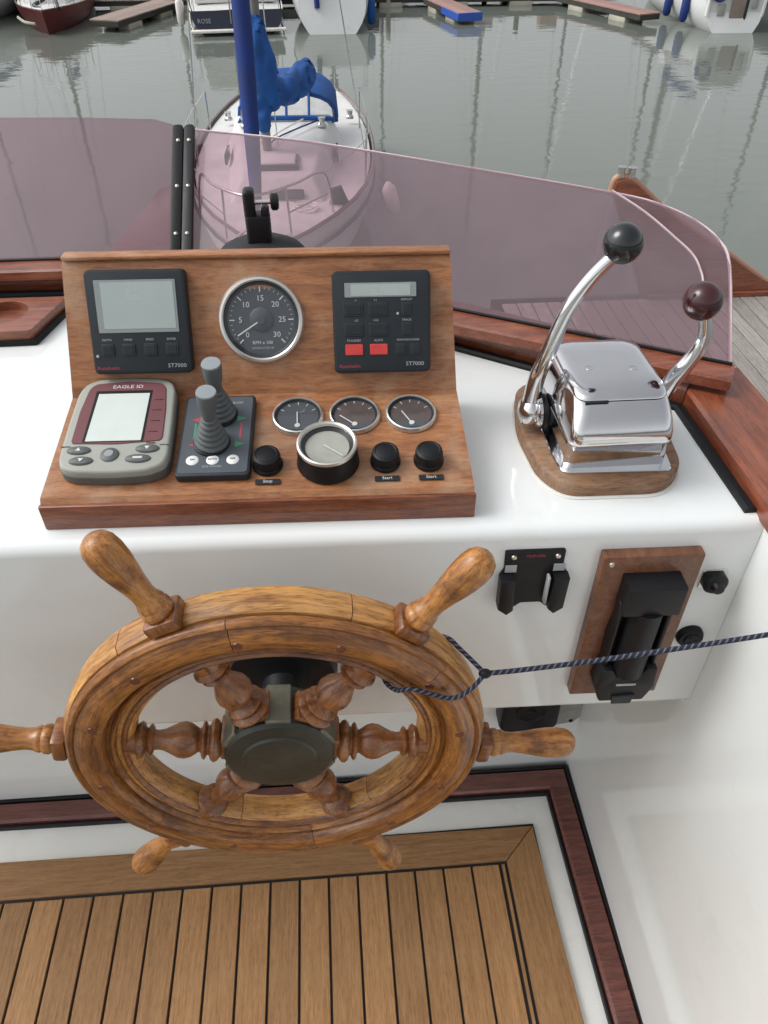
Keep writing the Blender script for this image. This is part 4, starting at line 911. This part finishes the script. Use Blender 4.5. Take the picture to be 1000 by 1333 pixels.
# sprayhood
def arch(y, hw, zb, zt, n=12, p=.55): return [(-.42 + hw * math.cos(PI - PI * k / n), y, zb + (zt - zb) * math.sin(PI * k / n) ** p) for k in range(n + 1)]
MB().grid([MBl(arch(11.62, .66, -1.38, -1.0)), MBl(arch(12.0, .70, -1.42, -.90)), MBl(arch(12.5, .70, -1.45, -.88))]).make('sprayhood_top', 'blue_canvas', nb, 60)
hood = MB().grid([MBl(arch(11.27, .62, -1.30, -1.24, p=.3)), MBl(arch(11.62, .66, -1.38, -1.0))]).make('sprayhood_window', 'vinyl', nb, 60)
MB().tube(MBl(arch(11.62, .66, -1.38, -1.0)), .035, 6).make('hood_hem', 'blue_canvas', hood)
MB().tube(MBl(arch(11.27, .63, -1.30, -1.24, p=.3)), .030, 6).make('hood_hem', 'blue_canvas', hood)
for fx in (-.35, .0, .30): MB().tube(MBl([(-.42 + fx, 11.27, -1.24), (-.42 + fx * 1.02, 11.62, -.94 - abs(fx) * .12)]), .018, 6).make('hood_seam', 'blue_canvas', hood)
# pulpit and stanchions
pu = MB().tube(MBl([(-1.32, 8.75, -1.60), (-1.22, 8.55, -1.12), (-1.0, 8.0, -1.05), (-.62, 7.62, -1.03), (-.22, 8.0, -1.05), (.08, 8.55, -1.12), (.16, 8.75, -1.60)]), .014, 8, smooth=6)
pu.tube(MBl([(-.95, 8.0, -1.58), (-.93, 7.95, -1.06)]), .012, 6).tube(MBl([(-.28, 8.0, -1.58), (-.30, 7.95, -1.06)]), .012, 6)
pu.tube(MBl([(-1.24, 8.6, -1.35), (-.95, 7.98, -1.32)]), .010, 6).tube(MBl([(.10, 8.6, -1.35), (-.28, 7.98, -1.32)]), .010, 6)
pu.make('pulpit', 'steel', nb)
for sx_ in (-1, 1):
    st = MB()
    for yy, xx in ((9.6, 1.06), (10.8, 1.12), (12.2, 1.08)): st.tube(MBl([(-.5 + sx_ * xx, yy, -1.62), (-.5 + sx_ * xx * 1.01, yy, -1.08)]), .011, 6)
    st.tube(MBl([(-.58 + sx_ * .66, 8.6, -1.13), (-.5 + sx_ * 1.06, 9.6, -1.09), (-.5 + sx_ * 1.13, 10.8, -1.09), (-.5 + sx_ * 1.08, 12.2, -1.09)]), .006, 5, smooth=3)
    st.make('guard_rail', 'steel', nb)
MB().box(nl_(-.63, 8.15, -1.555), (.16, .14, .07), .02).make('mooring_cleat', 'black_plastic', nb)
MB().prism([(-.10, -.02), (.13, .02), (.04, .26), (-.08, .22)], -.02, .02, mtx=frame(nl_(.22, 9.0, -1.62), (-1, 0, 0), (0, .3, .95), (0, .95, -.3))).make('vent_cowl', 'case_grey', nb)
for (wx, wy) in ((-.95, 11.0), (.05, 11.0), (-1.35, 12.6), (.45, 12.6)):
    MB().lathe([(.06, 0), (.06, .03), (.04, .05), (.045, .10), (.055, .11), (0, .115)], 16, mtx=Matrix.Translation(nl_(wx, wy, -1.58 if wy > 12 else -1.28))).make('winch', 'steel', nb)
for q, (xa, xb) in enumerate(((-.75, -.95), (-.45, .05), (-.55, -.20))):
    MB().tube(MBl([(-.62, 10.1, -1.27), (xa, 10.5, -1.25), (xb, 11.2, -1.24)]), .010, 6, smooth=5).make('control_line', 'navy_canvas' if q % 2 else 'fender', nb)
MB().tube([tuple(nl_(-.15 + (.13 + .012 * math.sin(a * 3)) * math.cos(a), 8.75 + (.12) * math.sin(a), -1.60 + .003 * k)) for k, a in enumerate([q * .5 for q in range(36)])], .010, 6).make('rope_coil', 'fender', nb)
MB().tube(MBl([(-.63, 8.1, -1.50), (-.85, 7.95, -1.55), (-1.15, 7.6, -1.75), (-1.9, 6.4, -2.2)]), .013, 6, smooth=5).make('mooring_line', 'fender', nb)
fe_ = MB().lathe([(0, -.20), (.05, -.19), (.085, -.14), (.09, 0), (.085, .14), (.05, .19), (.02, .22), (0, .23)], 20).make('fender', 'fender'); fe_.location = (.86, 9.75, -1.82)
fe_.rotation_euler = (R(6), R(-14), 0); tag(fe_, 'pale round-ended fender hanging beside the near white sailing boat', 'fender')

# far row
boat('motor_boat', 'white hull cut off by the left edge of the photo', 'boat', -10.7, 29.6, 172, 7.5, 2.7, .95, mast=(9, .6, .06))
rb, _ = boat('sailing_boat', 'dark red wooden boat moored beside the left pontoon', 'sailing boat', -8.05, 29.6, 188, 7.2, 2.3, .52, hullm='hull_red', deckm='deck_white', rail='mahogany_dark', mast=(9.5, .8, .07), cabin=(2.0, -1.6, 1.5, .4), full=2.6)
an = MB().tube([(.75, 3.0, .42), (.55, 3.35, .35), (.25, 3.55, .32)], .04, 8, smooth=4).make('anchor', 'float_pale', rb)
db, _ = boat('motor_boat', 'dark navy motor boat with pale stripe and white superstructure', 'boat', -2.5, 29.5, 6, 7.0, 2.8, .58, hullm='hull_navy', rail='fender', mast=(7.5, 0, .05), cabin=(1.6, -2.2, 2.4, 1.1), tr=.92, boom=False, stripe=('fender', .46), sheer=.1)
MB().box((0, -3.62, .12), (2.7, .22, .07), .02).make('bathing_platform', 'fender', db)
text('ROSE', .16, 0, 0, 0, db, 'print_grey').matrix_local = frame((-.95, -3.58, .36), (1, 0, 0), EZ, (0, -1, 0))
MB().tube([(-.2, -3.7, .3), (-.2, -3.2, 2.6)], .02, 6).make('flagstaff', 'mast_metal', db)
wb, _ = boat('sailing_boat', 'white sailing boat with rounded stern, centre of the far row', 'sailing boat', .62, 29.6, -1, 7.4, 2.5, .85, mast=(10, .4, .07), cabin=(1.8, -1.4, 1.7, .4), tr=.78)
MB().tube([(-.45, -3.5, 1.7), (-.42, -3.62, .62)], .075, 10).make('blue_bag', 'navy_canvas', wb)
yb, yr = boat('sailing_yacht', 'large white yacht with open scooped stern at upper right', 'yacht', 12.35, 29.4, -3, 8.4, 2.6, .80, mast=(11.5, .6, .08), cabin=(2.2, -1.8, 2.1, .45), tr=.66)
tr_ = yr[-1]; n_ = len(tr_)
oct_ = [(-.50, .06), (.50, .06), (.80, .42), (.82, 1.0), (.52, 1.38), (-.52, 1.38), (-.82, 1.0), (-.80, .42)]
yy_ = tr_[0][1] - .10
MB().tube([(a, yy_, b) for a, b in oct_], .055, 8, closed=True).make('stern_frame', 'white_button', yb)
MB().prism([(a * .96, b) for a, b in oct_], -.03, .0, mtx=frame((0, yy_, 0), (1, 0, 0), EZ, (0, -1, 0))).make('stern_panel', 'deck_white', yb)
MB().box((.05, yy_ - .03, .62), (.42, .04, .75), .02).make('boarding_platform', 'pont_wood', yb)
MB().box((-.42, yy_ - .04, .55), (.22, .05, .30), .02).make('locker_lid', 'plate_grey', yb)
MB().box((.52, yy_ - .04, .80), (.16, .05, .45), .02).make('locker_lid', 'plate_grey', yb)
MB().tube([(.3, tr_[0][1] - .12, .1), (.3, tr_[0][1] - .1, 1.0)], .05, 8).make('boarding_ladder', 'case_grey', yb)
MB().lathe([(.22, -.05), (.26, 0), (.22, .05), (.16, 0)], 18, loop=True, mtx=Matrix.Translation((-.55, tr_[0][1] - .18, 1.0)) @ Matrix.Rotation(R(90), 4, 'X')).make('lifebuoy', 'navy_canvas', yb)
boat('sailing_boat', 'white boat at the far right edge behind the large yacht', 'sailing boat', 16.6, 30.4, 0, 8, 2.8, 1.1, mast=(10.5, .4, .07), cabin=(2, -1.6, 1.8, .4), hullm='hull_navy')
for (bx, by, lab, mt) in ((11.05, 26.3, 'navy blue fender on the left side of the large white yacht', 'navy_canvas'), (10.95, 27.4, 'navy blue fender nearest the pontoon on the large white yacht', 'navy_canvas'), (1.72, 26.6, 'blue fender on the right quarter of the white sailing boat', 'blue_canvas'), (-3.85, 26.9, 'white fender on the left side of the dark navy boat', 'fender')):
    o = MB().lathe([(0, -.34), (.07, -.32), (.12, -.24), (.12, .24), (.07, .32), (.03, .36), (0, .38)], 16).make('fender', mt); o.location = (bx, by, WZ + .45); tag(o, lab, 'fender', 'fenders of the far boats')
# boats of the next rows, seen through their mast reflections only
k = 0
for (x, y, mh, lb) in ((3.2, 43, 9, 'first'), (7.6, 41, 10, 'second'), (9.6, 50, 11, 'third'), (13.5, 47, 10, 'fourth'), (17.5, 44, 12, 'fifth'), (21, 50, 12, 'sixth'), (-12, 44, 10, 'seventh'), (-7, 48, 9, 'eighth')):
    boat('moored_sailing_boat', 'sailing boat beyond the pontoon, its mast mirrored in the water', 'sailing boat', x, y, random.choice((0, 180)) + random.uniform(-6, 6), 8, 2.7, 1.1, mast=(mh, .5, .09), cabin=(2, -1.5, 1.8, .4), pulpit=False, group='sailing boats moored beyond the pontoon')

# pontoons
def pontoon(name, label, x0, y0, x1, y1, wd, m, edge='pont_side', floats=True, plank=.16, z=.30, group=None):
    v = Vector((x1 - x0, y1 - y0, 0)); L = v.length; a = math.atan2(v.y, v.x)
    t_ = thing(name, label, 'pontoon', Matrix.Translation((x0, y0, WZ)) @ Matrix.Rotation(a, 4, 'Z'), group)
    MB().box((L / 2, 0, z - .10), (L, wd * .96, .14), .01, 1).make('frame', edge, t_)
    n = min(90, int(L / plank)); pw = L / n; f_ = None
    for i_ in range(n):
        if f_ is None: f_ = MB().box((0, 0, 0), (pw * .92, wd, .035), .004, 1).make('deck_board', m, t_); ob = f_
        else: ob = f_.copy(); COL.objects.link(ob)
        ob.location = (pw * (i_ + .5), 0, z - .01 + random.uniform(-.003, .003))
    if floats:
        nn = max(2, int(L / 2.2)); g_ = None
        for i_ in range(nn):
            for sy2 in (-1, 1):
                if g_ is None: g_ = MB().box((0, 0, 0), (.8, .4, .34), .05, 2).make('float', 'float_pale', t_); ob = g_
                else: ob = g_.copy(); COL.objects.link(ob)
                ob.location = ((i_ + .5) * L / nn, sy2 * (wd / 2 - .22), .0)
    return t_
pontoon('pontoon', 'long grey main pontoon along the top of the photo', -14, 31.2, 10.4, 31.3, 1.5, 'pont_wood', plank=.28)
pf = pontoon('finger_pontoon', 'short finger pontoon with blue painted end, upper middle', 4.05, 30.4, 4.75, 27.15, .75, 'pont_red')
MB().box((3.34, 0, .20), (.05, .80, .22), .01, 1).make('blue_end', 'blue_paint', pf)
MB().box((2.6, -.39, .20), (1.5, .03, .2), .01, 1).make('blue_edge', 'blue_paint', pf)
pontoon('finger_pontoon', 'reddish finger pontoon running to the large yacht', 8.6, 30.6, 10.15, 26.6, .8, 'pont_red')
pontoon('finger_pontoon', 'pale finger pontoon beside the dark red boat', -4.7, 30.4, -6.05, 26.7, .95, 'pont_wood')
for (bx, by, lab, mt, dz) in ((5.9, 31.3, 'low grey locker box on the main pontoon between the fingers', 'plate_grey', (.7, .45, .35)), (-5.3, 31.4, 'pale locker box on the main pontoon near the dark red boat', 'float_pale', (.8, .5, .4)), (2.0, 31.5, 'dark locker box on the main pontoon left of the blue-ended finger', 'case_grey', (.6, .4, .5)), (8.2, 31.2, 'reddish locker box on the main pontoon before the far right finger', 'pont_red', (.6, .5, .35))):
    o = thing('locker_box', lab, 'box', (bx, by, WZ + .31)); MB().box((0, 0, dz[2] / 2), dz, .03).make('body', mt, o); MB().box((0, 0, dz[2] + .02), (dz[0] * 1.05, dz[1] * 1.05, .04), .01).make('lid', 'float_pale', o)
MB().box((0, -.2, .62), (1.3, 2.6, .16), .04).make('coachroof', 'deck_white', rb)
MB().tube([(-.4, 3.0, .60), (-.2, 2.2, .95), (.1, 2.0, .7), (.35, 2.4, .62), (.1, 2.9, .6)], .05, 8, smooth=5).make('chain_heap', 'window_dark', rb)
for q in range(5): MB().tube([(-.9 + .4 * q, 2.6 - abs(q - 2) * .5, .58), (-.9 + .4 * q, 2.6 - abs(q - 2) * .5, 1.15)], .018, 6).make('stanchion', 'fender', rb)
gp = [(-9.3, 31.5), (-.2, 30.7), (2.55, 30.6), (7.2, 31.6), (6.0, 31.6)]
for i_, ((x, y), lb) in enumerate(zip(gp, ('pale mooring post left of the dark red boat', 'pale mooring post behind the white sailing boat', 'short white post on the main pontoon left of the blue-ended finger', 'grey post between the finger pontoons, right one of two', 'grey post between the finger pontoons, left one of two'))):
    t_ = thing('mooring_post', lb, 'post', (x, y, WZ), 'posts along the main pontoon')
    MB().tube([(0, 0, -.3), (0, 0, .95)], .09, 12).make('post', 'float_pale' if i_ < 3 else 'pont_side', t_)
    MB().lathe([(.10, .94), (.07, 1.02), (0, 1.06)], 12).make('post_cap', 'fender', t_)
